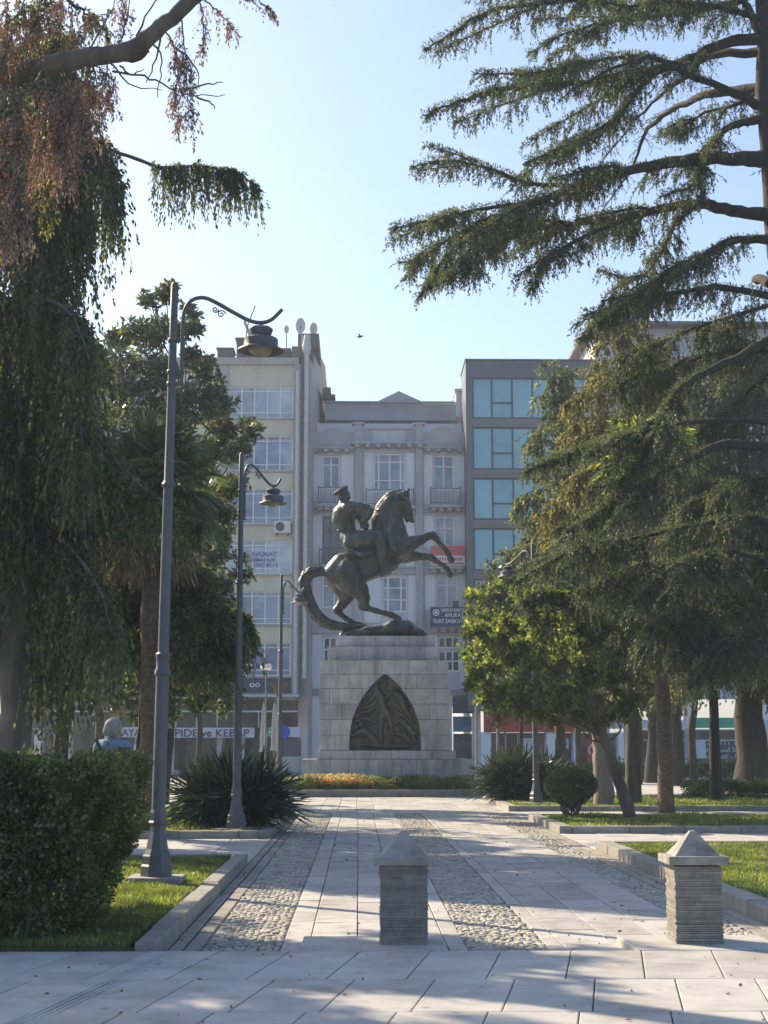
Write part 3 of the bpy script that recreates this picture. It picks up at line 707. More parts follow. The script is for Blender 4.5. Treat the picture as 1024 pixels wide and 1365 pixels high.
for a,b,c,pr in ((412,474,597.5,.55),(468,568,591.5,.75),(563,624,596.5,.55)):
    m.box(X_(a),X_(b),Y-pr,Y+.3,Z(c+2.2),Z(c)); m.box(X_(a)+.1,X_(b)-.1,Y-pr*.7,Y+.25,Z(c+4),Z(c+2.3))
    x = X_(a)+.25
    while x < X_(b)-.25: m.box(x,x+.22,Y-pr*.95,Y-.02,Z(c+6.5),Z(c+2.3)-.005); x += .62
m.build('cornice', M['mid_trim'], B)
m = MB()     # parapets: low arched ones over the sides, a higher one over the middle bay
def archpar(a, b, zb, zt_, px, pz):
    pts = [(X_(a),Z(zb)),(X_(b),Z(zb)),(X_(b),Z(zt_))]
    for k in range(11):
        t = 1-k/10; x = X_(px-15)+(X_(px+15)-X_(px-15))*t; pts.append((x, Z(zt_)+ (Z(pz)-Z(zt_))*math.sin(math.pi*t)**.6))
    pts.append((X_(a),Z(zt_))); m.slabxz(pts, Y-.05, Y+.25)
archpar(413,473,597.3,576,444,569.5); archpar(564,623,596.3,575,590,568.5)
m.box(X_(483),X_(554),Y-.05,Y+.25,Z(591.3),Z(572)); m.box(X_(482),X_(555),Y-.12,Y+.3,Z(572)+.005,Z(570))
for a,b in ((472,483),(554,564)): m.box(X_(a),X_(b),Y-.2,Y+.4,Z(591.3),Z(566)); m.box(X_(a)-.12,X_(b)+.12,Y-.3,Y+.5,Z(566)+.004,Z(563.5))
m.build('parapet', M['mid_trim'], B)
m = MB(); m.box(X_(497),X_(540),Y-.10,Y-.056,Z(589),Z(574.5)); m.build('parapet_panel', M['mid_wall'], B)
m = MB(); m.box(X_(416),X_(624),Y+1.5,Y+14,Z(592),Z(557)); m.build('attic_base', M['mid_light'], B)
Y2 = Y+2.4
m = MB(); m.box(fx(432,Y2),fx(612,Y2),Y2,Y+13,fz(560,Y2),fz(537,Y2)); m.build('attic', M['mid_trim'], B)
m = MB()
for px in (501.5, 545.5): m.box(fx(px,Y2)-.03,fx(px,Y2)+.03,Y2-.05,Y2-.004,fz(557,Y2),fz(538,Y2))
m.box(fx(430,Y2),fx(614,Y2),Y2-.3,Y2-.055,fz(537.5,Y2),fz(536,Y2)); m.build('attic_trim', M['mid_trim'], B)
m = MB(); m.slabxz([(fx(500,Y2),fz(536,Y2)),(fx(567,Y2),fz(536,Y2)),(fx(532,Y2),fz(520.5,Y2))], Y2+.1, Y2+10); m.build('gable', M['roof_grey'], B)
m = MB(); m.box(fx(609,Y2),fx(624,Y2),Y2-.5,Y2+2,fz(557,Y2),fz(524,Y2)); m.box(fx(606.5,Y2),fx(625,Y2),Y2-.7,Y2+2.2,fz(524,Y2)+.004,fz(521,Y2)); m.build('chimney', M['mid_light'], B)
m = MB(); m.box(fx(429,Y2),fx(440,Y2),Y2-.7,Y2+2,fz(528,Y2),fz(520,Y2)); m.box(fx(431,Y2),fx(446,Y2),Y2-.5,Y2+2,fz(533,Y2),fz(528,Y2)-.01); m.build('eave', M['dark_roof'], B)
def balcony(a, b, py_t, py_b):
    o = MB(); o.box(X_(a),X_(b),Y-.95,Y-.18,Z(py_b+3),Z(py_b)); 
    for k in range(4): x = X_(a)+(X_(b)-X_(a))*(k+.5)/4; o.box(x-.14,x+.14,Y-.8,Y-.18,Z(py_b+7),Z(py_b+3)-.004)
    f = o.build('balcony', M['mid_trim'], B)
    r = MB(); x0,x1 = X_(a)+.05,X_(b)-.05
    r.box(x0,x1,Y-.9,Y-.84,Z(py_t)-.06,Z(py_t)); r.box(x0,x1,Y-.9,Y-.85,Z(py_b)+.1,Z(py_b)+.15)
    for s in (x0,x1-.07): r.box(s,s+.07,Y-.91,Y-.83,Z(py_b)+.004,Z(py_t)+.08)
    n = int((x1-x0)/.14)
    for k in range(1,n): x = x0+(x1-x0)*k/n; r.box(x-.012,x+.012,Y-.885,Y-.86,Z(py_b)+.15,Z(py_t)-.06)
    for s in (x0, x1-.03):
        for k in range(5): r.box(s,s+.03,Y-.8+k*.14,Y-.78+k*.14,Z(py_b)+.004,Z(py_t)-.03)
        r.box(s,s+.035,Y-.84,Y-.2,Z(py_t)-.05,Z(py_t)-.01)
    r.build('balcony_railing', M['rail'], f)
for q in ((423,459,652,675),(572,615,653,675.5),(425,462,734,756),(572,617,735,757),(573,617,812,836),(486,553,655,677)): balcony(*q)
# ground floor
m = MB(); m.box(xl,X_(601),Y,Y+.4,0,gz); m.box(X_(628),X_(637),Y-.8,Y+.4,0,gz); m.box(X_(601),X_(628),Y,Y+.4,gz-.7,gz); m.build('ground_floor', M['white'], B)
m = MB(); m.box(X_(601.5),X_(627),Y-.5,Y-.1,Z(951),Z(928)); m.build('fascia', M['dark_panel'], B)
m = MB(); m.box(X_(602),X_(626.5),Y-.3,Y-.1,Z(975.5),Z(955)); m.build('sign_panel', mat('sea blue panel', (.03,.10,.20), (.12,.22,.33), scale=1.4, rough=.5), B)
window(B, X_(602), X_(626.5), Z(1024), Z(978), Y-.4, (.5,), (.7,), M['rail'], M['glass_shop'], name='shop_window')
# signs hung on the building
S1 = empty('office_sign', (X_(597),Y-1.2,Z(838)), 'dark blue office sign with white lettering hung on a balcony', 'sign')
MB().box(X_(572.5),X_(620),Y-1.25,Y-1.1,Z(836.5),Z(811.5)).build('panel', M['blue_sign'], S1)
m = MB(); 
for s in (X_(572.5)-.03, X_(620)-.03): m.box(s,s+.06,Y-1.28,Y-1.08,Z(837),Z(811))
m.box(X_(574),X_(618.5),Y-1.28,Y-1.252,Z(812.3),Z(811.2)); m.box(X_(574),X_(618.5),Y-1.28,Y-1.252,Z(836.8),Z(835.8)); m.build('panel_frame', M['dark_panel'], S1)
text('SAMSUN BAROSU', X_(602), Z(817.5), Y-1.27, .20, M['text_white'], 'lettering', S1, width=1.45)
text('AVUKAT', X_(603), Z(824.5), Y-1.27, .25, M['text_white'], 'lettering', S1, width=1.1)
text('FUAT SARIKAYA', X_(597), Z(832.5), Y-1.27, .25, M['text_white'], 'lettering', S1, width=1.85)
m = MB(); cx_, cz_ = X_(579.5), Z(818.5)
m.tube([(cx_+.17*math.cos(a*math.pi/10), Y-1.27, cz_+.17*math.sin(a*math.pi/10)) for a in range(21)], .03, n=5); m.slabxz([(cx_+.09*math.cos(a*math.pi/6), cz_+.09*math.sin(a*math.pi/6)) for a in range(12)], Y-1.27, Y-1.252); m.build('emblem', M['text_white'], S1)
MB().box(X_(602),X_(609),Y-1.25,Y-.9,Z(811.2),Z(803)).build('sign_lamp', M['dark_panel'], S1)
S2 = empty('balcony_banner', (X_(595),Y-1.0,Z(757)), 'red banner with pale stripes hung on a balcony railing behind the front hooves', 'banner')
MB().box(X_(573),X_(617.5),Y-1.02,Y-.97,Z(743),Z(730)).build('red_cloth', M['banner_red'], S2)
MB().box(X_(573),X_(617.5),Y-1.02,Y-.97,Z(756),Z(743)-.003).build('white_cloth', M['sign_white'], S2)
MB().box(X_(575),X_(616),Y-1.035,Y-1.022,Z(754.5),Z(752)).build('red_stripe', M['banner_red'], S2)
m = MB()
random.seed(3)
for k in range(11): x = X_(577)+k*.155; m.box(x,x+.1,Y-1.035,Y-1.022,Z(749.5),Z(745.5))
m.build('stripe_marks', M['banner_red'], S2)

# --- glass building
Y = 88.0
G = empty('glass_building', (X_(700),Y,0), 'modern office building with teal glass bands and dark cladding', 'building')
xl, xr = X_(622.5), X_(800)
m = MB(); m.box(xl,xr,Y,Y+4,Z(501),Z(479)); m.box(xl,X_(631),Y,Y+4,Z(948),Z(501)-.004); m.box(X_(794),xr,Y,Y+16,Z(948),Z(501)-.004); m.build('frame_wall', M['cladding'], G)
m = MB()
for px in (657,685,712.5,740.5): m.box(X_(px)-.02,X_(px)+.02,Y-.02,Y-.002,Z(501),Z(479.3))
m.box(xl-.05,xr+.05,Y-.12,Y+4.1,Z(479)+.003,Z(477.7)); m.build('parapet_seam', M['rail'], G)
fl_ = [(502,557),(568,625),(636,692),(703,760),(771,829),(840,897)]
for i,(c,d) in enumerate(fl_):
    window(G, X_(631), X_(794), Z(d), Z(c), Y-.05, tuple((X_(p)-X_(631))/(X_(794)-X_(631)) for p in (657.5,685,712.5,740,767)), (), M['mullion'], M['glass_teal'], fw=.09, name='glazing')
    t_ = MB(); zz = Z(c)+(Z(d)-Z(c))*.61
    t_.box(X_(658.5),X_(684),Y+.03,Y+.12,zz-.04,zz+.04); t_.box(X_(741),X_(766),Y+.03,Y+.12,zz-.04,zz+.04); t_.build('transom', M['mullion'], G)
    bl = MB()
    for a,b,h_ in ((645,656.5,.22),(659,684,.22),(686,694,.24),(742,760,.2)):
        if random.random() < .85: bl.add([(X_(a),Y+.118,Z(d)+.1),(X_(b),Y+.118,Z(d)+.1),(X_(b),Y+.118,Z(d)+(Z(c)-Z(d))*h_),(X_(a),Y+.118,Z(d)+(Z(c)-Z(d))*h_)], [(0,1,2,3)])
    if bl.v: bl.build('low_blind', mat('teal blind %d'%i, (.16,.38,.44), (.2,.44,.5), rough=.3), G)
m = MB()
for (a,b),(c,d) in zip(fl_[:-1],fl_[1:]): 
    z0,z1 = Z(c),Z(b)
    for k in range(3): m.box(X_(631),X_(794),Y-.02-.05*(k==1),Y+.2,z0+(z1-z0)*k/3+.012,z0+(z1-z0)*(k+1)/3-.012)
m.box(X_(631),X_(794),Y-.02,Y+.2,Z(948),Z(897)-.01)
m.build('spandrel', M['band'], G)
m = MB(); m.box(X_(642),X_(792),Y-.9,Y-.1,Z(976),Z(949)); m.build('shop_fascia', M['red'], G)
m = MB()
for a,b in ((637.5,650),(722,737.5),(757,764),(815,822)): m.box(X_(a),X_(b),Y-.8,Y+.3,0,Z(976)-.004)
m.build_each('column', M['white'], G)
window(G, X_(650), X_(722), Z(1030), Z(976.5), Y-.3, (.28,.5,.78), (), M['offwhite'], M['glass_shop'], name='shop_window')
window(G, X_(737.5), X_(757), Z(1030), Z(976.5), Y-.3, (), (), M['offwhite'], M['glass_shop'], name='shop_window')
window(G, X_(764), X_(815), Z(1030), Z(976.5), Y-.3, (.5,), (), M['offwhite'], M['glass_shop'], name='shop_window')
m = MB(); m.box(X_(775),X_(791),Y-.35,Y-.25,Z(1017),Z(984)); o = m.build('poster', M['red'], G)
m = MB(); cx_,cz_ = X_(783),Z(1000); m.tube([(cx_+.22*math.cos(a*.5),Y-.37,cz_+.3*math.sin(a*.5)) for a in range(9)],.05,n=5); m.build('poster_swirl', M['text_white'], o)
m = MB(); m.box(X_(692),X_(706),Y-.3,Y-.22,Z(1012),Z(984)); m.box(X_(742),X_(752),Y-.3,Y-.22,Z(998),Z(984)); m.build_each('window_poster', M['sign_white'], G)

# --- tall block on the far right
D = empty('pale_building', (X_(930),Y+3,0), 'pale blue grey block behind the trees at the far right', 'building')
Y = 91.0
xl, xr = X_(800), X_(1150)
rws = [(480,520),(545,590),(615,660),(690,735),(765,810),(840,885)]
cls = [(a,a+46) for a in range(808,1130,56)]
m = MB(); facade(m, xl, xr, 4.2, Z(436), Y, [(X_(a),X_(b),Z(d),Z(c)) for a,b in cls for c,d in rws]); m.add([(xl,Y,0),(xl,Y+14,0),(xl,Y+14,Z(436)),(xl,Y,Z(436))],[(0,3,2,1)]); m.build('wall', M['mid_wall'], D)
for i,(a,b) in enumerate(cls):
    for j,(c,d) in enumerate(rws): window(D, X_(a), X_(b), Z(d), Z(c), Y, (.33,.66), (.25,), M['white'], M['glass_pale'] if (i+j)%2 else M['glass_teal'])
m = MB(); m.box(xl-.6,xr+.6,Y-1.1,Y+15,Z(436)+.003,Z(432)); m.build('roof_edge', M['dark_roof'], D)
m = MB(); m.box(X_(880),X_(1100),Y-1.0,Y-.95,Z(460),Z(459))
x = X_(880)
while x < X_(1100): m.box(x,x+.04,Y-1.0,Y-.95,Z(476),Z(460)); x += .3
m.box(X_(880),X_(1100),Y-1.05,Y-.01,Z(479),Z(476)); m.build('roof_railing', M['pipe'], D)
m = MB()
for a,b in ((800,804),(826,832),(858,872),(905,913),(979,988),(1008,1018),(1060,1070),(1100,1110)): m.box(X_(a),X_(b),Y-.8,Y+.3,0,4.2)
m.build_each('column', M['white'], D)
for a,b in ((832,858),(872,905),(914,979),(988,1008),(1018,1060)): window(D, X_(a), X_(b), Z(1031), Z(972), Y-.3, (.5,), (.75,), M['white'], M['glass_shop'], name='shop_window')
m = MB(); m.box(X_(800),X_(912),Y-.95,Y-.81,Z(971.5),Z(960)); m.box(X_(988),X_(1110),Y-.95,Y-.81,Z(971.5),Z(958)); m.build_each('sign_board', M['sign_white'], D)
m = MB(); m.box(X_(915),X_(975),Y-.95,Y-.81,Z(970.5),Z(957)); m.build('green_sign_board', M['green_sign'], D)
sh = MB()      # goods on shelves behind the shop window
random.seed(11)
for r in range(4):
    for k in range(16):
        if random.random() < .8:
            x = X_(930)+k*.115; z = Z(1022)+r*.42; sh.box(x,x+.07,Y-.16,Y-.13,z,z+random.uniform(.12,.3))
sh.build_each('shelf_goods', M['offwhite'], D)
m = MB(); m.box(X_(916),X_(930),Y-.34,Y-.24,Z(1012),Z(986)); m.build('window_poster', M['sign_white'], D)

# --- low iron fence and border hedge in front of the shops, right
F_ = empty('iron_fence', (12,72,0), 'low dark iron fence in front of the shops on the right', 'fence')
Y = 72.0; m = MB(); x = fx(820,Y)
while x < fx(1090,Y): m.box(x-.012,x+.012,Y-.012,Y+.012,.02,.92); x += .16
m.box(fx(820,Y),fx(1090,Y),Y-.02,Y+.02,.86,.9); m.box(fx(820,Y),fx(1090,Y),Y-.02,Y+.02,.12,.16); m.build('railing', M['rail'], F_)
m = MB(); x = fx(820,Y)
while x < fx(1090,Y): m.box(x-.04,x+.04,Y-.06,Y+.03,.02,1.0); x += 2.2
m.build_each('fence_post', M['rail'], F_)
# ------------------------------------------------------------------ implicit-surface sculpting (smooth unions meshed as one skin)
class Sculpt:
    def __init__(s, lo, hi, h):
        s.lo = np.array(lo, float); s.h = h; s.n = np.ceil((np.array(hi)-s.lo)/h).astype(int)+1
        s.f = np.full(s.n, .6, np.float32)
        s.ax = [s.lo[i]+np.arange(s.n[i])*h for i in range(3)]
    def cap(s, a, b, ra, rb, k=.05, fy=1.0, cut=False):
        a, b = np.array(a, float), np.array(b, float); r = max(ra, rb)*max(1, fy)+k*1.5+s.h*2
        lo = np.minimum(a, b)-r; hi = np.maximum(a, b)+r
        i0 = np.maximum(0, np.floor((lo-s.lo)/s.h).astype(int)); i1 = np.minimum(s.n, np.ceil((hi-s.lo)/s.h).astype(int)+1)
        if (i1 <= i0).any(): return
        sl = tuple(slice(i0[i], i1[i]) for i in range(3))
        X = s.ax[0][sl[0]][:,None,None]; Yy = s.ax[1][sl[1]][None,:,None]; Zz = s.ax[2][sl[2]][None,None,:]
        ba = b-a; L2 = max(1e-9, (ba**2).sum())
        t = np.clip(((X-a[0])*ba[0]+(Yy-a[1])*ba[1]+(Zz-a[2])*ba[2])/L2, 0, 1)
        dx = X-(a[0]+t*ba[0]); dy = (Yy-(a[1]+t*ba[1]))/fy; dz = Zz-(a[2]+t*ba[2])
        d = (np.sqrt(dx*dx+dy*dy+dz*dz)-(ra+(rb-ra)*t))*min(1, fy)
        f = s.f[sl]
        if cut:
            h = np.clip(.5-.5*(f+d)/k, 0, 1); s.f[sl] = f*(1-h)-d*h+k*h*(1-h)
        else:
            h = np.clip(.5+.5*(f-d)/k, 0, 1); s.f[sl] = f*(1-h)+d*h-k*h*(1-h)
    def chain(s, pts, k=.05, fy=1.0):
        for p, q in zip(pts[:-1], pts[1:]): s.cap(p[:3], q[:3], p[3], q[3], k, fy)
    def mesh(s, disp=None):
        f = s.f
        if disp is not None:
            f = f+disp(s.ax[0][:,None,None], s.ax[1][None,:,None], s.ax[2][None,None,:]).astype(np.float32)
        ins = f < 0
        n = np.array(f.shape)-1
        cnt = np.zeros(n, np.int8)
        for dx in (0,1):
            for dy in (0,1):
                for dz in (0,1): cnt += ins[dx:dx+n[0], dy:dy+n[1], dz:dz+n[2]]
        act = np.argwhere((cnt > 0) & (cnt < 8))
        idx = -np.ones(n, np.int64); idx[tuple(act.T)] = np.arange(len(act))
        acc = np.zeros((len(act), 3)); c = np.zeros(len(act))
        cs = [(x,y,z) for x in (0,1) for y in (0,1) for z in (0,1)]
        val = {q: f[act[:,0]+q[0], act[:,1]+q[1], act[:,2]+q[2]] for q in cs}
        for q in cs:
            for d in range(3):
                if q[d] == 0:
                    q2 = tuple(q[i]+(i == d) for i in range(3)); a, b = val[q], val[q2]; m = (a < 0) != (b < 0)
                    t = np.where(m, a/np.where(m, a-b, 1), 0)
                    for i in range(3): acc[:, i] += np.where(m, q[i]+(t if i == d else 0), 0)
                    c += m
        V = s.lo+(act+acc/c[:,None])*s.h
        Q = []
        for d in range(3):
            e1, e2 = (d+1)%3, (d+2)%3
            A = np.take(ins, range(0, f.shape[d]-1), axis=d); Bb = np.take(ins, range(1, f.shape[d]), axis=d)
            E = np.argwhere(A != Bb)
            E = E[(E[:,e1] > 0) & (E[:,e2] > 0) & (E[:,e1] < n[e1]) & (E[:,e2] < n[e2])]
            flip = Bb[tuple(E.T)]
            def at_(o1, o2): q = E.copy(); q[:,e1] += o1; q[:,e2] += o2; return idx[tuple(q.T)]
            q = np.stack([at_(-1,-1), at_(0,-1), at_(0,0), at_(-1,0)], 1)
            q[flip] = q[flip][:, ::-1]; Q.append(q)
        return V, np.concatenate(Q)

# ------------------------------------------------------------------ stone plinth
YP = 48.0
def PX(px): return fx(px, YP, 930)
def PZ(py): return fz(py, YP, 512)
PL = empty('monument_plinth', (PX(513),YP+1.5,0), 'tall stepped plinth of grey stone blocks carrying the bronze statue', 'plinth')
mb = MB(); core = MB()
courses = [(404,628,1031,1012,-.30,3.2),(423,607,1012,1000.5,-.14,3.1),(425,600.5,1000.5,959,0,3.0),(425,600.5,959,918,0,3.0),(426,598.5,918,880,.03,2.96),(435.5,585.5,880,861,.28,2.7),(447,581.5,861,846,.45,2.5)]
for ci,(a,b,c,d,dy,dep) in enumerate(courses):
    x0, x1, z0, z1 = PX(a), PX(b), PZ(c), PZ(d)
    if ci == 0: z0 = .2
    rows = 1 if ci in (0,1,5,6) else 2
    core.box(x0+.05,x1-.05,YP+dy+.05,YP+dep-.05,z0-(.0 if ci else 0),z1-.004)
    for r in range(rows):
        za, zb = z0+(z1-z0)*r/rows, z0+(z1-z0)*(r+1)/rows
        for side in range(4):
            L = (x1-x0) if side%2 == 0 else (dep-dy-.72)
            p = 0; first = True
            while p < L-.01:
                l = random.uniform(.45,1.0)
                if first and r%2: l *= .6
                if L-p-l < .35: l = L-p
                q = p+l; g = .006; pr = random.uniform(-.008,.008)
                if side == 0: mb.box(x0+p+g,x0+q-g,YP+dy+pr,YP+dy+.35,za+g,zb-g)
                elif side == 2: mb.box(x0+p+g,x0+q-g,YP+dep-.35,YP+dep+pr,za+g,zb-g)
                elif side == 1: mb.box(x1-.35,x1+pr-.004,YP+dy+.36+p+g,YP+dy+.36+q-g,za+g,zb-g)
                else: mb.box(x0-pr+.004,x0+.35,YP+dy+.36+p+g,YP+dy+.36+q-g,za+g,zb-g)
                p = q; first = False
core.box(PX(425)+.3,PX(600)-.3,YP+.3,YP+2.7,.1,PZ(880)-.1)
# pointed-arch recess cut out of blocks and core
xc, hw, zb, zt = PX(513.5), (PX(561.5)-PX(466))/2, PZ(1000.6)+.004, PZ(898)
def arch_half(z):
    t = min(max((z-zb)/(zt-zb), 0), 1)
    return hw*float(np.interp(t, [0,.22,.39,.56,.67,.79,.90,.96,1], [1,.985,.93,.79,.665,.48,.245,.105,0]))
outline = [(xc+arch_half(zb+(zt-zb)*k/22), zb+(zt-zb)*k/22) for k in range(23)]
outline += [(2*xc-x, z) for x, z in outline[-2::-1]]
cut = MB().slabxz(outline[::-1] if False else outline, YP-.5, YP+.22).build('cutter', M['mortar'])
def boolcut(o):
    md = o.modifiers.new('b','BOOLEAN'); md.operation = 'DIFFERENCE'; md.object = cut; md.solver = 'EXACT'
    dg = bpy.context.evaluated_depsgraph_get(); me = bpy.data.meshes.new_from_object(o.evaluated_get(dg))
    o.modifiers.clear(); o.data = me
blk = mb.build('stone_blocks', M['stone']); cor = core.build('core', M['mortar'])
boolcut(blk); boolcut(cor); bpy.data.objects.remove(cut)
for o in (blk, cor): o.parent = PL; o.data.transform(Matrix.Translation(-PL.location))
md = blk.modifiers.new('bevel','BEVEL'); md.width = .008; md.segments = 1; md.limit_method = 'ANGLE'
# bronze relief: overlapping draped, striding and fallen forms of no particular subject
nx, nz = 130, 150
gx = np.linspace(xc-hw, xc+hw, nx); gz_ = np.linspace(zb, zt, nz); GX, GZ = np.meshgrid(gx, gz_)
Hh = np.zeros_like(GX)
U = (GX-xc)/hw; W = (GZ-zb)/(zt-zb)
def ridge(pts, amp=1.0):
    global Hh
    for (u0,w0,r0),(u1,w1,r1) in zip(pts[:-1], pts[1:]):
        ax, az, bx_, bz_ = xc+u0*hw, zb+w0*(zt-zb), xc+u1*hw, zb+w1*(zt-zb)
        t = np.clip(((GX-ax)*(bx_-ax)+(GZ-az)*(bz_-az))/((bx_-ax)**2+(bz_-az)**2), 0, 1)
        d = np.hypot(GX-ax-t*(bx_-ax), GZ-az-t*(bz_-az)); r = (r0+(r1-r0)*t)*1.0
        Hh = np.maximum(Hh, np.sqrt(np.clip(r*r-d*d, 0, None))*1.3*amp)
ridge([(-.25,.82,.10),(-.16,.70,.15),(-.02,.55,.14),(.12,.42,.11),(.2,.28,.08),(.18,.12,.06),(.24,.10,.05)])
ridge([(-.02,.55,.13),(-.1,.4,.10),(-.12,.24,.08),(-.1,.08,.06)])
ridge([(-.25,.83,.09),(-.24,.90,.085)]); ridge([(-.12,.72,.08),(.08,.68,.07),(.22,.80,.05),(.3,.86,.04)])
ridge([(-.3,.72,.08),(-.5,.6,.06),(-.62,.64,.05)])
ridge([(.34,.74,.12),(.5,.62,.13),(.62,.48,.10),(.8,.36,.06)]); ridge([(.3,.55,.06),(.55,.50,.07),(.86,.44,.05)])
ridge([(.25,.34,.06),(.45,.40,.09),(.7,.28,.10),(.84,.12,.08)]); ridge([(.3,.22,.07),(.55,.2,.10),(.75,.08,.06)])
ridge([(-.9,.2,.10),(-.6,.26,.14),(-.35,.16,.12),(-.2,.08,.08)]); ridge([(-.82,.38,.08),(-.5,.42,.09),(-.25,.36,.08)])
ridge([(-.7,.5,.07),(-.45,.5,.08),(-.3,.56,.07)]); ridge([(-.6,.08,.09),(0,.05,.07),(.6,.05,.08)]); ridge([(0,.95,.06),(-.02,.82,.07),(.12,.78,.05)])
for u_, w_, r_h in ((-.27,.91,.10),(.36,.84,.10),(-.66,.34,.11),(.80,.22,.10),(-.55,.62,.09),(.2,.12,.09)): ridge([(u_,w_,r_h),(u_+.01,w_+.012,r_h*.95)], 1.5)
for k in range(26):
    u, w_ = random.uniform(-.8,.8), random.uniform(.05,.7); a = random.uniform(-.6,.9)
    ridge([(u,w_,.045),(u+.22*math.cos(a), w_+.16*math.sin(a),.02)], .9)
Hh += .022*np.sin(GX*13+GZ*5+2*np.sin(GZ*4))*np.sin(GZ*11-GX*4)+.008*np.sin(GX*40+GZ*23+3*np.sin(GX*9))
Hh = np.clip(Hh*1.35, 0, .24)
hwz = np.array([arch_half(z) for z in gz_])[:,None]+.02
xx = xc+np.clip(GX-xc, -hwz, hwz)
V = np.stack([xx, YP+.21-Hh*.95, GZ], -1).reshape(-1,3)
ii = np.arange(nx*nz).reshape(nz, nx)
np_mesh('relief_panel', V, [np.stack([ii[:-1,:-1],ii[:-1,1:],ii[1:,1:],ii[1:,:-1]],-1).reshape(-1,4)], M['bronze_relief'], PL, smooth=True)
MB().tube([(x, YP+.06, z) for x, z in outline]+[(outline[0][0], YP+.06, outline[0][1])], .035, n=6).build('relief_rim', M['bronze_relief'], PL, smooth=True)

# ------------------------------------------------------------------ equestrian statue
YS = 49.5; U_ = YS/2050.0/3.938
s0 = at(520, 845, YS); ZB = PZ(846)+.0
SX, SZ = s0.x, ZB
def S(zx, zy, y=0, r=None):
    p = (SX+(zx-551)*U_, YS+y, SZ+(886-zy)*U_)
    return p if r is None else (*p, r*U_)
ST = empty('equestrian_statue', (SX,YS,SZ), 'dark bronze statue of an officer on a rearing horse', 'statue')
h = Sculpt((SX-3.2, YS-.9, SZ-.1), (SX+2.4, YS+.9, SZ+5.1), .024)
K = .09
h.chain([S(300,545,0,88),S(350,520,0,86),S(410,495,0,82),S(480,470,0,82),S(545,430,0,84),S(590,395,0,72)], K, fy=.86)
h.chain([S(262,545,-.13,58),S(300,500,-.12,60)], K); h.chain([S(262,545,.13,58),S(300,500,.12,60)], K)
h.chain([S(560,400,0,90),S(548,330,0,86),S(536,265,0,76),S(545,205,0,62),S(572,155,0,48),S(606,128,0,36)], K, fy=.55)   # neck
h.cap(S(600,380,0), S(635,420,0), 52*U_, 46*U_, K, fy=.9)      # breast
# head
h.chain([S(608,140,0,36),S(625,170,0,36),S(640,205,0,27),S(655,238,0,19),S(664,256,0,15)], .04, fy=.62)
h.cap(S(606,178,-.04), S(604,172,.04), 33*U_, 33*U_, .04)
h.chain([S(612,195,0,24),S(628,228,0,14),S(636,252,0,9),S(641,268,0,8)], .03, fy=.75)
h.cap(S(668,262,0), S(672,268,0), 11*U_, 9*U_, .03)
for sgn in (-1,1):
    h.chain([S(636,118,sgn*.07,13),S(646,104,sgn*.085,9),S(657,88,sgn*.09,2.5)], .02)
    h.cap(S(634,160,sgn*.125), S(642,166,sgn*.12), 7*U_, 5*U_, .03)   # brow over the eye
    h.cap(S(664,250,sgn*.065), S(668,252,sgn*.06), 5*U_, 4*U_, .02)   # nostril rim
# mane locks along the crest
for i in range(26):
    t = i/25; cx0 = 462+ (0 if t < .45 else (t-.45)*250); 
    xx_ = np.interp(t, [0,.25,.5,.75,1], [468,466,484,528,606]); yy_ = np.interp(t, [0,.25,.5,.75,1], [335,262,186,132,104])
    for sgn in (-1, 1):
        h.chain([S(xx_,yy_,sgn*.03,9),S(xx_+random.uniform(14,24),yy_+random.uniform(6,18),sgn*.17,9),S(xx_+random.uniform(26,44),yy_+random.uniform(24,50),sgn*.235,4)], .022)
h.chain([S(632,112,0,10),S(648,122,0,9),S(652,146,0,5)], .02)
# fore legs (near one raised highest)
def leg(pts, y): h.chain([S(a,b,y*(yy if yy is not None else 1),r) for a,b,r,yy in pts], .06)
leg([(585,400,60,1.1),(632,402,46,1.2),(668,390,36,1.2),(715,370,26,1.1),(752,352,20,1.1),(775,348,20,1.1),(792,364,16,1.1),(825,404,12,1.1),(848,430,12.5,1.1),(858,447,14,1.1),(862,458,11,1.1)], -.26)
h.chain([S(862,458,-.286,14),S(872,478,-.286,19)], .02); h.cap(S(866,484,-.286), S(882,480,-.286), 9*U_, 8*U_, .015)
leg([(590,440,55,1.0),(640,448,36,1.1),(690,448,25,1.1),(735,450,19,1.1),(765,452,19,1.1),(784,463,15,1.1),(820,488,11,1.1),(842,503,12,1.1),(856,516,13,1.1),(862,526,10,1.1)], .26)
h.chain([S(862,526,.286,13),S(870,545,.286,18)], .02); h.cap(S(864,552,.286), S(880,550,.286), 8*U_, 8*U_, .015)
# hind legs
leg([(320,560,78,.7),(352,600,68,.95),(392,640,46,1),(412,680,33,1),(412,706,26,1),(408,722,22,1),(428,732,16,1),(480,748,13.5,1),(530,762,13,1),(556,768,16,1),(574,776,14,1)], -.29)
h.cap(S(394,722,-.29), S(404,734,-.29), 12*U_, 10*U_, .03)
h.chain([S(574,776,-.29,15),S(592,792,-.29,21)], .02); h.cap(S(578,800,-.29), S(604,800,-.29), 9*U_, 8*U_, .015)
leg([(290,570,80,.7),(306,610,62,1),(320,640,50,1),(318,668,38,1),(298,705,27,1),(272,736,21,1),(290,758,15,1),(322,782,13,1),(345,798,15,1),(360,806,14,1)], .29)
h.cap(S(262,738,.29), S(268,748,.29), 11*U_, 9*U_, .03)
h.chain([S(362,806,.29,15),S(392,816,.29,18),S(424,822,.29,11)], .02)
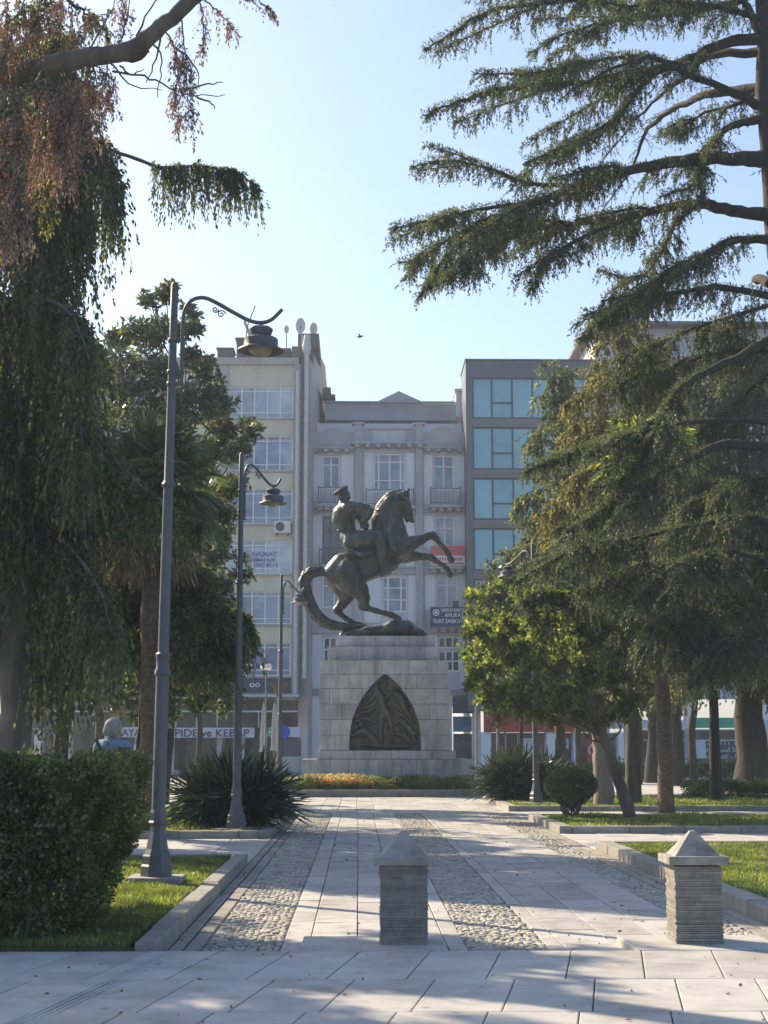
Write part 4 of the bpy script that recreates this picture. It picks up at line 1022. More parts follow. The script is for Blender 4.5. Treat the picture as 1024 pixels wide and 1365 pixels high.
# muscles
for y in (-1, 1):
    h.cap(S(330,520,y*.36), S(372,590,y*.38), 50*U_, 34*U_, .12); h.cap(S(560,370,y*.30), S(604,430,y*.30), 42*U_, 34*U_, .10)
    h.cap(S(420,560,y*.25), S(480,540,y*.25), 30*U_, 26*U_, .12); h.cap(S(540,250,y*.20), S(560,320,y*.24), 26*U_, 30*U_, .1)
h.chain([S(455,330,0,16),S(470,335,0,20)], .05)
# tail sweeping back and down to the rock
tl = [(212,540,22),(180,534,30),(140,540,34),(112,560,34),(99,595,36),(105,640,38),(118,685,38),(140,728,37),(165,768,36),(200,800,34),(250,820,30),(310,828,24),(360,828,16),(405,824,8)]
h.chain([S(a,b,0,r*.86) for a,b,r in tl], .05, fy=.62)
for k in range(15):
    y = random.uniform(-.2,.2); o_ = random.uniform(-.7,.7); st = random.randint(0,5); en = random.randint(st+4, len(tl)-1)
    seg = [S(tl[i][0]+o_*tl[i][2]*.9, tl[i][1]-abs(o_)*4, y*(1-i/16), 9) for i in range(st, en+1)]; h.chain(seg, .018)
for k in range(14):  # grooves between strands
    y = random.choice((-1,1))*random.uniform(.10,.17); o_ = random.uniform(-.6,.6); st = random.randint(1,6); en = min(len(tl)-2, st+random.randint(3,6))
    for i in range(st, en):
        a, b = tl[i], tl[i+1]; h.cap(S(a[0]+o_*a[2],a[1],y), S(b[0]+o_*b[2],b[1],y), 3.2*U_, 3.2*U_, .02, cut=True)
h.cap(S(648,248,-.2), S(648,248,.2), 4*U_, 4*U_, .015, cut=True)
V, F = h.mesh(lambda x,y,z: .004*np.sin(x*31+z*17)*np.sin(y*29)*np.sin(z*23-x*7)+.0025*np.sin(x*80+z*50+y*60))
np_mesh('horse', V, [F], M['bronze'], ST, smooth=True)
# rider
r = Sculpt((SX-2.1, YS-.8, SZ+1.8), (SX+.6, YS+.8, SZ+5.2), .018)
r.chain([S(330,345,0,38),S(325,310,0,42),S(312,270,0,53),S(308,232,0,60),S(318,208,0,50)], .06, fy=1.0)
r.cap(S(292,255,0), S(282,262,0), 44*U_, 40*U_, .06, fy=1.1)
r.cap(S(330,200,-.26), S(320,200,.26), 34*U_, 34*U_, .06)        # shoulders
r.chain([S(305,185,0,24),S(303,165,0,20),S(306,150,0,20)], .03)  # neck
r.cap(S(304,176,-.02), S(305,182,.02), 27*U_, 29*U_, .02)        # collar
r.chain([S(302,136,0,27),S(312,138,0,26)], .02, fy=.82); r.cap(S(318,152,0), S(322,158,0), 14*U_, 9*U_, .03)   # skull, jaw and chin
r.cap(S(334,134,0), S(338,143,0), 4.5*U_, 5*U_, .012); r.cap(S(331,128,-.06), S(331,128,.06), 5*U_, 5*U_, .012) # nose, brow
r.cap(S(331,152,-.03), S(331,152,.03), 3.6*U_, 3.6*U_, .01)
for y in (-1,1): r.cap(S(302,136,y*.135), S(303,146,y*.13), 6*U_, 4*U_, .012)
# near arm: raised elbow, hand back at the reins
r.chain([S(348,200,-.30,34),S(390,202,-.40,26),S(428,212,-.44,24),S(438,228,-.42,23),S(426,252,-.34,20),S(408,272,-.26,15),S(402,282,-.22,12)], .045)
r.chain([S(340,200,.30,34),S(380,225,.36,26),S(410,258,.34,22),S(424,286,.22,16),S(418,300,.10,12)], .045)
def hand(x, y, z0, s):
    r.cap(S(x,y,z0), S(x+4,y+14,z0-.02*s), 12*U_, 11*U_, .012, fy=.7)
    for q in range(4):
        a = S(x+8-q*4, y+16, z0-.05*s+.035*q*s); b = S(x+14-q*4, y+25, z0-.05*s+.035*q*s); c = S(x+6-q*4, y+30-q, z0-.05*s+.035*q*s)
        r.cap(a, b, 4.2*U_, 4*U_, .006); r.cap(b, c, 4*U_, 3.2*U_, .006)
    r.cap(S(x+12,y+4,z0), S(x+20,y+14,z0), 4.6*U_, 3.6*U_, .008)
hand(400,280,-.22,1); hand(416,298,.10,-1)
# tunic skirt and legs astride
r.chain([S(335,350,0,48),S(350,380,0,46),S(360,395,0,42)], .06, fy=1.3)
for y in (-1,1):
    r.chain([S(350,372,y*.26,46),S(400,372,y*.42,44),S(450,368,y*.47,40),S(492,366,y*.48,34),S(502,385,y*.50,31),S(504,420,y*.52,28),S(508,465,y*.52,26),S(516,505,y*.52,21),S(520,528,y*.52,18)], .05)
    r.chain([S(520,530,y*.52,18),S(545,520,y*.54,14),S(575,506,y*.56,11),S(590,498,y*.56,8)], .025)
    r.cap(S(508,545,y*.52), S(512,552,y*.52), 9*U_, 6*U_, .02)      # boot heel
    r.chain([S(328,392,y*.36,24),S(380,400,y*.50,22),S(440,388,y*.55,20),S(470,372,y*.54,12)], .03)   # skirt folds of the tunic
    for q in range(4): r.cap(S(345+q*30,352,y*(.40+.03*q)), S(385+q*26,400,y*(.52+.01*q)), 3.5*U_, 3*U_, .025, cut=True)
    r.chain([S(486,330,y*.50,8),S(500,345,y*.52,8)], .04)
for q in range(5): r.cap(S(278+q*14,300+q*6,-.34), S(330+q*8,318+q*4,-.36), 3*U_, 2*U_, .03, cut=True)
r.chain([S(280,326,-.27,8),S(320,334,-.33,8),S(372,326,-.28,8),S(384,322,0,8),S(372,326,.28,8),S(320,334,.33,8)], .012)
V, F = r.mesh(lambda x,y,z: .004*np.sin(x*37+z*21)*np.sin(y*33+z*11)+.002*np.sin(x*90+z*70))
rd = np_mesh('rider', V, [F], M['bronze'], ST, smooth=True)
# cap: band, tilted crown and visor
cp_ = Sculpt((SX-1.95, YS-.35, SZ+4.3), (SX-1.05, YS+.35, SZ+5.1), .012)
cp_.cap(S(298,122,0), S(310,118,0), 27*U_, 26*U_, .015, fy=.85)
for k in range(9):
    t = k/8; cp_.cap(S(252+t*66,124-t*38,-.10-.06*math.sin(math.pi*t)), S(252+t*66,124-t*38,.10+.06*math.sin(math.pi*t)), (6+4*t)*U_, (6+4*t)*U_, .02)
cp_.cap(S(268,120,0), S(306,100,0), 12*U_, 14*U_, .03, fy=1.6)
for k in range(5): cp_.cap(S(322+k*4,118+k*1.2,-.12+.018*k), S(322+k*4,118+k*1.2,.12-.018*k), 3*U_, 2.6*U_, .012)
V, F = cp_.mesh(); np_mesh('officer_cap', V, [F], M['bronze'], rd, smooth=True)
# tack
tk = MB()
for y in (-1,1):
    tk.tube(smoothpath([S(412,300,y*.12), S(450,318,y*.30), S(520,290,y*.40), S(590,250,y*.27), S(640,245,y*.12)],5), .014, n=6)
    tk.tube([S(640,245,y*.115), S(628,190,y*.15), S(618,135,y*.145), S(614,108,y*.03)], .016, n=6)
    tk.tube([S(655,215,y*.02), S(645,222,y*.115), S(628,226,y*.13)], .016, n=6)
    tk.tube([S(638,142,y*.02), S(625,148,y*.145)], .016, n=6)
tk.build('bridle', M['bronze'], ST, smooth=True)
tk = MB()
for y in (-1,1):
    tk.tube([S(500,400,y*.60),S(530,500,y*.60)], .014, n=6)
    tk.tube([S(530,500,y*.55),S(518,530,y*.62),S(526,552,y*.56),S(560,536,y*.56),S(548,508,y*.60),S(530,500,y*.55)], .02, n=6)
    tk.tube(smoothpath([S(560,505,y*.40),S(585,500,y*.40),S(600,480,y*.36),S(572,470,y*.42)],4), .018, n=6)
    tk.tube([S(516,545,y*.5),S(500,560,y*.5),S(508,572,y*.5)], .014, n=6)
tk.build('stirrup', M['bronze'], ST, smooth=True)
sdl = Sculpt((SX-1.6,YS-.8,SZ+2.0),(SX+.5,YS+.8,SZ+3.4), .022)
for y in (-1,0,1): sdl.chain([S(330,418,y*.3,14),S(400,428-abs(y)*-30,y*.50,18),S(460,415-abs(y)*-30,y*.50,16)], .08, fy=1.5)
V, F = sdl.mesh(); np_mesh('saddle_cloth', V, [F], M['bronze'], ST, smooth=True)
# rock base
rb = Sculpt((SX-2.0,YS-1.05,SZ-.05),(SX+1.5,YS+1.05,SZ+.9), .03)
rb.chain([S(330,872,0,26),S(440,862,0,36),S(560,852,0,52),S(625,848,0,54),S(690,866,0,34),S(724,876,0,22)], .12, fy=2.2)
rb.cap(S(300,874,.1), S(420,862,.3), 20*U_, 28*U_, .1, fy=2); rb.cap(S(560,830,-.25), S(640,820,-.2), 28*U_, 24*U_, .12, fy=1.6)
V, F = rb.mesh(lambda x,y,z: .012*np.sin(x*6+z*5)*np.sin(y*6+x*2)+.006*np.sin(x*19+y*13)*np.sin(z*21+y*9))
V[:,2] = np.maximum(V[:,2], SZ+.002)
np_mesh('rock_base', V, [F], M['bronze'], ST, smooth=True)

# ------------------------------------------------------------------ flower bed round the plinth
BY0, BY1 = 45.3, 55.0
x0, x1 = -3.1, fx(650, 45.3, 1055)
bo = [(x0,BY0+1.2),(x0+1.2,BY0),(x1-.9,BY0),(x1,BY0+1.0),(x1,BY1),(x0,BY1)]
BD = empty('flower_bed', ((x0+x1)/2,BY0,0), 'raised kerbed flower bed at the foot of the stone plinth', 'flower bed')
o = MB().prism(bo, -.05, .21).build('bed_kerb', M['kerb'], BD, bevel=.02)
cxm, cym = (x0+x1)/2, 50
inn = [((x-cxm)*.955+cxm, (y-cym)*.955+cym) for x,y in bo]
MB().prism(inn, .15, .235).build('soil', M['earth'], BD)
lv = Leaves(); n = 26000
b = np.stack([rng.uniform(x0+.35,x1-.3,n), BY0+.35+rng.uniform(0,1.7,n), np.zeros(n)],1)
hump = .20+.16*np.clip(np.sin(b[:,0]*2.1+1)*np.sin(b[:,0]*5.3+b[:,1]*3)+.4,0,1)
b[:,2] = .22+rng.uniform(0,1,n)*hump
a = norm(rand_unit(n)+np.array([0,-.1,.8]))*rng.uniform(.05,.12,(n,1)); lv.add(b,a,rng.uniform(.010,.02,n)); lv.build('bed_plants', M['bedgreen'], BD)
def flowers(name, m, pxa, pxb, n, zz):
    f = Leaves(); xa, xb = fx(pxa,46,1040), fx(pxb,46,1040)
    b = np.stack([rng.uniform(xa,xb,n), BY0+.35+rng.uniform(0,1.2,n), .34+rng.uniform(*zz,n)],1)
    f.add(b, norm(rand_unit(n)+np.array([0,-.3,.6]))*rng.uniform(.03,.07,(n,1)), rng.uniform(.012,.025,n)); f.build(name, m, BD)['kind'] = 'stuff'
flowers('orange_flowers', M['flower_o'], 418, 500, 1500, (0,.16)); flowers('yellow_flowers', M['flower_y'], 408, 475, 800, (.13,.30))
flowers('sparse_flowers', M['flower_o'], 500, 600, 120, (0,.1))

# ------------------------------------------------------------------ person behind the hedge
q = at(151, 985, 18.2); PXX, PYY = q.x, 18.2
P_ = empty('person', (PXX,PYY,0), 'grey haired person in a blue shirt with a black strap behind the hedge', 'person')
def T(x, y, z, r=None):      # local frame, facing +Y and a little right
    c, s_ = math.cos(-.5), math.sin(-.5); p = (PXX+x*c-y*s_, PYY+x*s_+y*c, z+.06); return p if r is None else (*p, r)
bd = Sculpt((PXX-.6,PYY-.5,.0),(PXX+.6,PYY+.5,1.85), .011)
bd.chain([T(0,0,.95,.13),T(0,0,1.1,.125),T(0,-.01,1.28,.14),T(0,-.01,1.38,.12)], .05, fy=.8); bd.cap(T(-.15,-.01,1.40),T(.15,-.01,1.40),.06,.06,.05)
bd.chain([T(0,0,1.42,.058),T(0,.02,1.50,.055)], .03)
bd.chain([T(0,.0,1.60,.088),T(0,.03,1.595,.085)], .02); bd.cap(T(0,.06,1.53),T(0,.085,1.52),.05,.035,.03)
bd.cap(T(0,.118,1.60),T(0,.135,1.57),.012,.017,.015); bd.cap(T(-.03,.11,1.54),T(.03,.11,1.54),.009,.009,.01)
for s_ in (-1,1):
    bd.cap(T(s_*.09,.01,1.60),T(s_*.092,.005,1.565),.018,.012,.01)
    bd.cap(T(s_*.032,.112,1.60),T(s_*.034,.112,1.60),.012,.012,.01)
    bd.chain([T(s_*.19,-.01,1.38,.05),T(s_*.24,-.01,1.12,.042),T(s_*.25,.06,.88,.03)], .03)
    bd.cap(T(s_*.25,.07,.85),T(s_*.25,.09,.79),.032,.030,.02,fy=.8)
    for k in range(4): bd.chain([T(s_*.25,.065+.018*k,.77,.0095),T(s_*.248,.075+.018*k,.73,.009),T(s_*.238,.08+.017*k,.70,.008)],.005)
    bd.chain([T(s_*.245,.12,.82,.011),T(s_*.235,.135,.77,.009)],.006)
    bd.chain([T(s_*.09,0,.92,.10),T(s_*.10,.01,.50,.062),T(s_*.10,0,.12,.045)], .04); bd.chain([T(s_*.10,-.03,.06,.04),T(s_*.11,.14,.05,.035)],.03)
V, F = bd.mesh(); np_mesh('body', V, [F], M['skin'], P_, smooth=True)
sh_ = Sculpt((PXX-.6,PYY-.5,.8),(PXX+.6,PYY+.5,1.6), .012)
sh_.chain([T(0,0,.95,.155),T(0,0,1.1,.145),T(0,-.01,1.28,.158),T(0,-.01,1.37,.135)], .05, fy=.85); sh_.cap(T(-.16,-.01,1.395),T(.16,-.01,1.395),.078,.078,.05)
for s_ in (-1,1): sh_.chain([T(s_*.19,-.01,1.37,.07),T(s_*.24,-.01,1.15,.06)], .03)
sh_.cap(T(0,0,1.44),T(0,.01,1.455),.068,.066,.015)
V, F = sh_.mesh(lambda x,y,z: .004*np.sin(x*40+z*25)*np.sin(z*33+y*20)); np_mesh('shirt', V, [F], M['shirt'], P_, smooth=True)
tr = Sculpt((PXX-.5,PYY-.5,.05),(PXX+.5,PYY+.5,1.1), .014)
for s_ in (-1,1): tr.chain([T(s_*.085,0,.96,.115),T(s_*.10,.01,.50,.085),T(s_*.10,0,.14,.07)], .04)
V, F = tr.mesh(); np_mesh('trousers', V, [F], M['trousers'], P_, smooth=True)
hr = Sculpt((PXX-.3,PYY-.3,1.4),(PXX+.3,PYY+.3,1.85), .009)
hr.chain([T(0,-.022,1.625,.094),T(0,.01,1.640,.090)], .02); hr.cap(T(-.05,-.055,1.56),T(.05,-.055,1.56),.052,.052,.03)
V, F = hr.mesh(lambda x,y,z: .003*np.sin(x*160)*np.sin(z*130+y*90)); np_mesh('hair', V, [F], M['hair'], P_, smooth=True)
MB().tube([T(-.14,-.14,1.47),T(-.04,-.185,1.36),T(.10,-.18,1.2),T(.17,-.14,1.05)], .022, n=6).build('strap', M['strap'], P_, smooth=True)
MB().box(*[v for v in (PXX+.10,PXX+.24,PYY-.28,PYY-.18,1.16,1.44)]).build('bag', M['strap'], P_, bevel=.02)

# ------------------------------------------------------------------ slim posts, floodlights and a bird
def post(name, px, pyt, Y, r, lab, cat, head=None, group=None):
    p = at(px, pyt, Y); t = empty(name, (p.x,Y,0), lab, cat, group)
    MB().tube([(p.x,Y,-.02),(p.x,Y,p.z)], [r*1.2, r], n=8).build('post', M['pole_metal'], t)
    m = MB(); x, z = p.x, p.z
    m.lathe(x,Y,[(r*2.6,-.02),(r*2.6,.06),(r*1.3,.10)],n=10); m.build('foot', M['pole_metal'], t)
    if head == 'flood':
        m = MB(); m.add([(x-.19,Y-.22,z-.02),(x+.15,Y-.22,z+.03),(x+.15,Y+.10,z+.03),(x-.19,Y+.10,z-.02),(x-.2,Y-.22,z+.34),(x+.14,Y-.22,z+.44),(x+.2,Y+.12,z+.40),(x-.14,Y+.12,z+.32)],
            [(3,2,1,0),(4,5,6,7),(0,1,5,4),(1,2,6,5),(2,3,7,6),(3,0,4,7)]); m.build('floodlight', M['palm_trunk'], t, bevel=.02)
        m = MB(); [m.box(x-.17,x+.12,Y-.24,Y-.225,z+.07+k*.15,z+.12+k*.15) for k in range(2)]; m.build('light_strip', M['lamp_glass'], t)
    if head == 'globe':
        m = MB()
        for k in range(6):
            a = k*math.pi/3; m.lathe(x+.13*math.cos(a),Y+.13*math.sin(a),[(.03,z+.0),(.10,z+.06),(.11,z+.14),(.07,z+.22),(.02,z+.25)],n=10)
        m.build('lamp_globe', M['white'], t, smooth=True)
    if head == 'trumpet':
        m = MB(); m.lathe(x,Y,[(.06,z-.62),(.09,z-.45),(.22,z-.18),(.36,z-.02),(.37,z),(.33,z),(.05,z-.3)],n=20,cap=False); m.build('bowl', M['palm_trunk'], t, smooth=True)
post('floodlight_post', 321, 858, 62, .045, 'slim post topped by a box floodlight left of the plinth', 'floodlight', 'flood')
post('globe_lamp', 355, 893, 64, .035, 'thin post with a white cluster lamp in front of the beige block', 'lamp', 'globe')
post('bowl_lamp', 372, 911, 60, .08, 'brown post with an upturned bowl on top', 'lamp', 'trumpet')
post('slim_pole', 634.5, 888, 58, .045, 'thin metal pole just right of the plinth steps', 'pole')
post('slim_pole', 662.5, 900, 58, .045, 'thin metal pole in front of the red shop fascia', 'pole')
bp = at(480, 449, 60)
b_ = Sculpt((bp.x-.4,bp.y-.3,bp.z-.3),(bp.x+.4,bp.y+.3,bp.z+.3), .012)
b_.chain([(bp.x-.13,bp.y,bp.z-.02,.012),(bp.x-.05,bp.y,bp.z,.035),(bp.x+.03,bp.y,bp.z+.01,.04),(bp.x+.09,bp.y,bp.z+.03,.026),(bp.x+.13,bp.y,bp.z+.03,.006)],.02)
for s_ in (-1,1): b_.chain([(bp.x+.01,bp.y,bp.z+.02,.03),(bp.x-.03,bp.y+s_*.12,bp.z+.07,.022),(bp.x-.12,bp.y+s_*.24,bp.z+.05,.006)],.02,fy=1)
V, F = b_.mesh(); o = np_mesh('bird', V, [F], M['bark_dark'], None, smooth=True); tag(o, 'small dark bird flying in the sky above the ornate building', 'bird')
# bring the origin of the bird to its body
off = Vector(bp); o.data.transform(Matrix.Translation(-off)); o.location = off

for px, Yq, lab in ((351,70,'folded pale parasol between the thin lamp posts on the left'),(365.5,72,'second folded pale parasol nearer the plinth')):
    p = at(px, 1000, Yq); t = empty('folded_parasol', (p.x,Yq,0), lab, 'parasol', 'folded parasols by the shops'); x = p.x; zt_ = at(px, 938, Yq).z
    MB().tube([(x,Yq,0),(x,Yq,zt_+.1)], .025, n=6).build('pole', M['pole_metal'], t)
    m = MB(); vs_ = []; K_ = 16
    prof_ = [(.03,zt_),(.09,zt_-.3),(.13,zt_-.9),(.17,zt_-1.5),(.15,zt_-1.9),(.20,zt_-2.15)]
    for r_q, z_q in prof_:
        for k in range(K_):
            a = 2*math.pi*k/K_; rr = r_q*(1.0 if k%2 else .62); vs_.append((x+rr*math.cos(a), Yq+rr*math.sin(a), z_q))
    m.add(vs_, [(i*K_+k, i*K_+(k+1)%K_, (i+1)*K_+(k+1)%K_, (i+1)*K_+k) for i in range(len(prof_)-1) for k in range(K_)])
    o = m.build('canopy', M['canvas'], t); md = o.modifiers.new('s','SOLIDIFY'); md.thickness = .012
    MB().box(x-.25,x+.25,Yq-.25,Yq+.25,.025,.1).build('foot', M['kerb'], t)
# ------------------------------------------------------------------ vegetation tools
DOWN = np.array([0, 0, -1.0])
class Wood:
    def __init__(s, tw=True): s.V = []; s.F = []; s.n = 0; s.tw = Wood(False) if tw else None
    def tubes(s, P, R, K=4):
        "P (N,m,3), R (N,m)"
        P = np.asarray(P, float); R = np.asarray(R, float); N, m = P.shape[:2]
        if N == 0: return
        T = norm(np.gradient(P, axis=1)); ref = np.array([.31, .17, .93]); ref = ref/np.linalg.norm(ref)
        A = np.cross(T, ref); bad = np.linalg.norm(A, axis=-1) < .15
        A[bad] = np.cross(T[bad], np.array([1., .1, 0])); A = norm(A); B_ = np.cross(T, A)
        an = np.arange(K)*2*np.pi/K
        V = P[:,:,None,:]+R[:,:,None,None]*(A[:,:,None,:]*np.cos(an)[:,None]+B_[:,:,None,:]*np.sin(an)[:,None])
        b = (np.arange(N)*m*K)[:,None,None]+(np.arange(m-1)*K)[None,:,None]
        k = np.arange(K)[None,None,:]; k2 = (np.arange(K)+1)[None,None,:]%K
        F = np.stack([b+k, b+k2, b+K+k2, b+K+k], -1).reshape(-1, 4)+s.n
        s.V.append(V.reshape(-1, 3)); s.F.append(F); s.n += N*m*K
    def limb(s, pts, r0, r1, K=8, n=6, jit=.06):
        c = np.array([tuple(p) for p in smoothpath(pts, n)]); m = len(c); t = np.linspace(0, 1, m)
        c[1:-1] += rng.normal(0, jit*r0, (m-2, 3))
        R = (r0+(r1-r0)*t**.8)*(1+rng.normal(0, .04, m)); s.tubes(c[None], R[None], K); return c
    def build(s, name, m, parent=None):
        if s.tw is not None and s.tw.n: s.tw.build('twigs', M['bark_dark'], parent)
        return np_mesh(name, np.concatenate(s.V), [np.concatenate(s.F)], m, parent, smooth=True)
def interp_curve(c, t):
    seg = np.r_[0, np.cumsum(np.linalg.norm(np.diff(c, axis=0), axis=1))]; L = seg[-1]; u = np.clip(t, 0, 1)*L
    p = np.stack([np.interp(u, seg, c[:, i]) for i in range(3)], 1)
    q = np.stack([np.interp(np.clip(u+.05*L, 0, L), seg, c[:, i])-np.interp(np.clip(u-.05*L, 0, L), seg, c[:, i]) for i in range(3)], 1)
    return p, norm(q), L
def bough(W, LV, c, spread=.8, hang=.25, dens=9, tw=14, nd=34, t0=.12, droop=.25, nl=.055, nw=.008, down=.7, sub=.010, tipl=.15, flat=1.0):
    "needle-leaved bough along curve c: side shoots, hanging twiglets, needles"
    _, _, L = interp_curve(c, np.array([0.]))
    ns = max(4, int(L*dens)); t = t0+(1-t0)*rng.random(ns)**.8; p, T, _ = interp_curve(c, t)
    side = norm(np.cross(T, np.array([0, 0, 1.])))*rng.choice([-1, 1], ns)[:, None]
    prof = (tipl+(1-tipl)*np.clip((1-t)/.75, 0, 1)**.7)
    Ls = spread*prof*rng.uniform(.45, 1.15, ns)
    d = norm(side*rng.uniform(.5, 1.1, (ns, 1))*flat+T*rng.uniform(.3, 1.1, (ns, 1))+np.stack([rng.normal(0,.12,ns), rng.normal(0,.12,ns), rng.uniform(-.25, .22, ns)], 1))
    sg = np.linspace(0, 1, 5)
    P = p[:,None]+d[:,None]*(Ls[:,None]*sg)[...,None]+DOWN*(droop*Ls[:,None]*sg**2)[...,None]
    W.tw.tubes(P, (sub*(1.1-sg))[None]*np.ones((ns,1)), 3)
    # twiglets
    cnt = np.maximum(2, (Ls*tw).astype(int)); ix = np.repeat(np.arange(ns), cnt); nt_ = len(ix); s_ = rng.random(nt_)**.8
    b = p[ix]+d[ix]*(Ls[ix]*s_)[:,None]+DOWN*(droop*Ls[ix]*s_**2)[:,None]
    dt = norm(d[ix]*.45+rand_unit(nt_)*np.array([1,1,.35])*.8+DOWN*down*rng.uniform(.2,1.3,(nt_,1)))
    lt = hang*rng.uniform(.35,1.2,nt_)*(.6+.4*np.clip(1-t[ix],0,1))
    sg3 = np.linspace(0, 1, 3)
    Q = b[:,None]+dt[:,None]*(lt[:,None]*sg3)[...,None]+DOWN*(.35*down*lt[:,None]*sg3**2)[...,None]
    W.tw.tubes(Q, (sub*.35*(1.1-sg3))[None]*np.ones((nt_,1)), 3)
    # needles
    cn = np.maximum(2, (lt*nd).astype(int)); j = np.repeat(np.arange(nt_), cn); n = len(j); u = rng.random(n)[:,None]
    base = b[j]+dt[j]*lt[j][:,None]*u+DOWN*.35*down*lt[j][:,None]*u*u
    LV.add(base+rng.normal(0,.008,(n,3)), norm(dt[j]+DOWN*down*.5*u+rand_unit(n)*.75)*(nl*rng.uniform(.6,1.4,(n,1))), nw*rng.uniform(.7,1.3,n))
    k = int(ns*spread*nd*.55); jj = rng.integers(0, ns, k); u = rng.random(k)[:,None]
    base = p[jj]+d[jj]*Ls[jj][:,None]*u+DOWN*droop*Ls[jj][:,None]*u*u
    LV.add(base, norm(d[jj]*.8+rand_unit(k)*.9)*nl, nw*np.ones(k))
def tufts(LV, c, per, r, nl, nw, t0=.1):
    "needles wrapped tightly round a branch"
    _, _, L = interp_curve(c, np.array([0.])); n = int(L*per); p, T, _ = interp_curve(c, t0+(1-t0)*rng.random(n)); d = rand_unit(n)
    LV.add(p+d*r*rng.random((n,1))**.5+np.array([0,0,.25*r]), norm(d+np.array([0,0,.5])+T*.6)*nl*rng.uniform(.6,1.3,(n,1)), nw*np.ones(n))
def px_curve(pts, Y0, Y1):
    "traced branch line with its own depth running from Y0 at the trunk to Y1 at the tip"
    n = len(pts); return [at(x, y, Y0+(Y1-Y0)*(i/(n-1))) for i, (x, y) in enumerate(pts)]
def cedar_auto(W, LV, base, H, z0, nb, reach, azs=(0, 360), rise=.15, fall=.25, **kw):
    "whorls of boughs round a trunk; reach(u) with u 0 at z0 and 1 at the top"
    for i in range(nb):
        u = (i+rng.random())/nb; z = z0+(H-z0)*u; az = R_(rng.uniform(*azs)); L = reach(u)*rng.uniform(.75, 1.1)
        dx, dy = math.cos(az), math.sin(az); pts = []
        for k in range(6):
            s = k/5; pts.append((base[0]+dx*L*s+rng.normal(0,.06*L)*(k>0)*.5, base[1]+dy*L*s+rng.normal(0,.06*L)*(k>0)*.5, z+L*(rise*math.sin(math.pi*s*.8)-fall*s*s)))
        r0 = .018+.012*L; c = W.limb(pts, r0*(1.4-.8*u), .008, K=5, n=4, jit=.2)
        bough(W, LV, c, **kw)
def leaf_clump(LV, c, r, n, size, width, up=.2, shell=.55, sq=(1,1,.8)):
    d = rand_unit(n); rad = r*(shell+(1-shell)*rng.random(n)**.6)*(1+.25*np.sin(d[:,0]*5+d[:,2]*4+c[0]*3)); p = np.array(c)+d*rad[:,None]*np.array(sq)
    LV.add(p, norm(d*.5+rand_unit(n)*.9+np.array([0,0,up]))*(size*rng.uniform(.6,1.3,(n,1))), width*rng.uniform(.7,1.2,n))
def broad_tree(name, lab, cat, base, trunk, r0, clumps, leafm, barkm, per, size, width, group=None, fork=.5, twigs=8, sub=7, up=.2):
    "trunk polyline, limbs to every clump; each clump is a spray of smaller leaf tufts"
    t = empty(name, (base[0],base[1],0), lab, cat, group)
    W = Wood(); c = W.limb(trunk, r0, r0*.45, K=10, n=6)
    LV = Leaves()
    W2 = Wood()
    for (cc, r) in clumps:
        cc = np.array(cc, float); s = min(1, max(fork, rng.uniform(.55,.85)*cc[2]/max(c[-1][2],.1))); p0, T, _ = interp_curve(c, np.array([s])); p0 = p0[0]
        mid = p0*.5+cc*.5+rng.normal(0,.12*r,3)+np.array([0,0,.05*np.linalg.norm(cc-p0)])
        W2.limb([p0, p0*.75+cc*.25+rng.normal(0,.10*np.linalg.norm(cc-p0),3)*.6, mid, cc], r0*.22*(1.3-s*.6), r0*.05, K=5, n=4)
        for k in range(sub):
            d = rand_unit(1)[0]*np.array([1,1,.8]); q = cc+d*r*rng.uniform(.35,1.0); rr = r*rng.uniform(.22,.45)
            W2.tubes(np.array([[cc, (cc+q)/2+rng.normal(0,.05*r,3), q]]), np.array([[.02,.013,.006]])*(r0/.15), 4)
            m = int(per*rr*rr*rng.uniform(.7,1.2)); leaf_clump(LV, q, rr, m, size, width, up=up, shell=.15)
            tp = q+rand_unit(twigs)*rr*.9
            W2.tubes(np.stack([np.repeat(q[None],twigs,0),(q+tp)/2+rng.normal(0,.02,(twigs,3)),tp],1), np.tile([.008,.006,.003],(twigs,1)), 3)
    W.build('trunk', barkm, t); W2.build('branches', barkm, t); LV.build('crown', leafm, t)
    return t

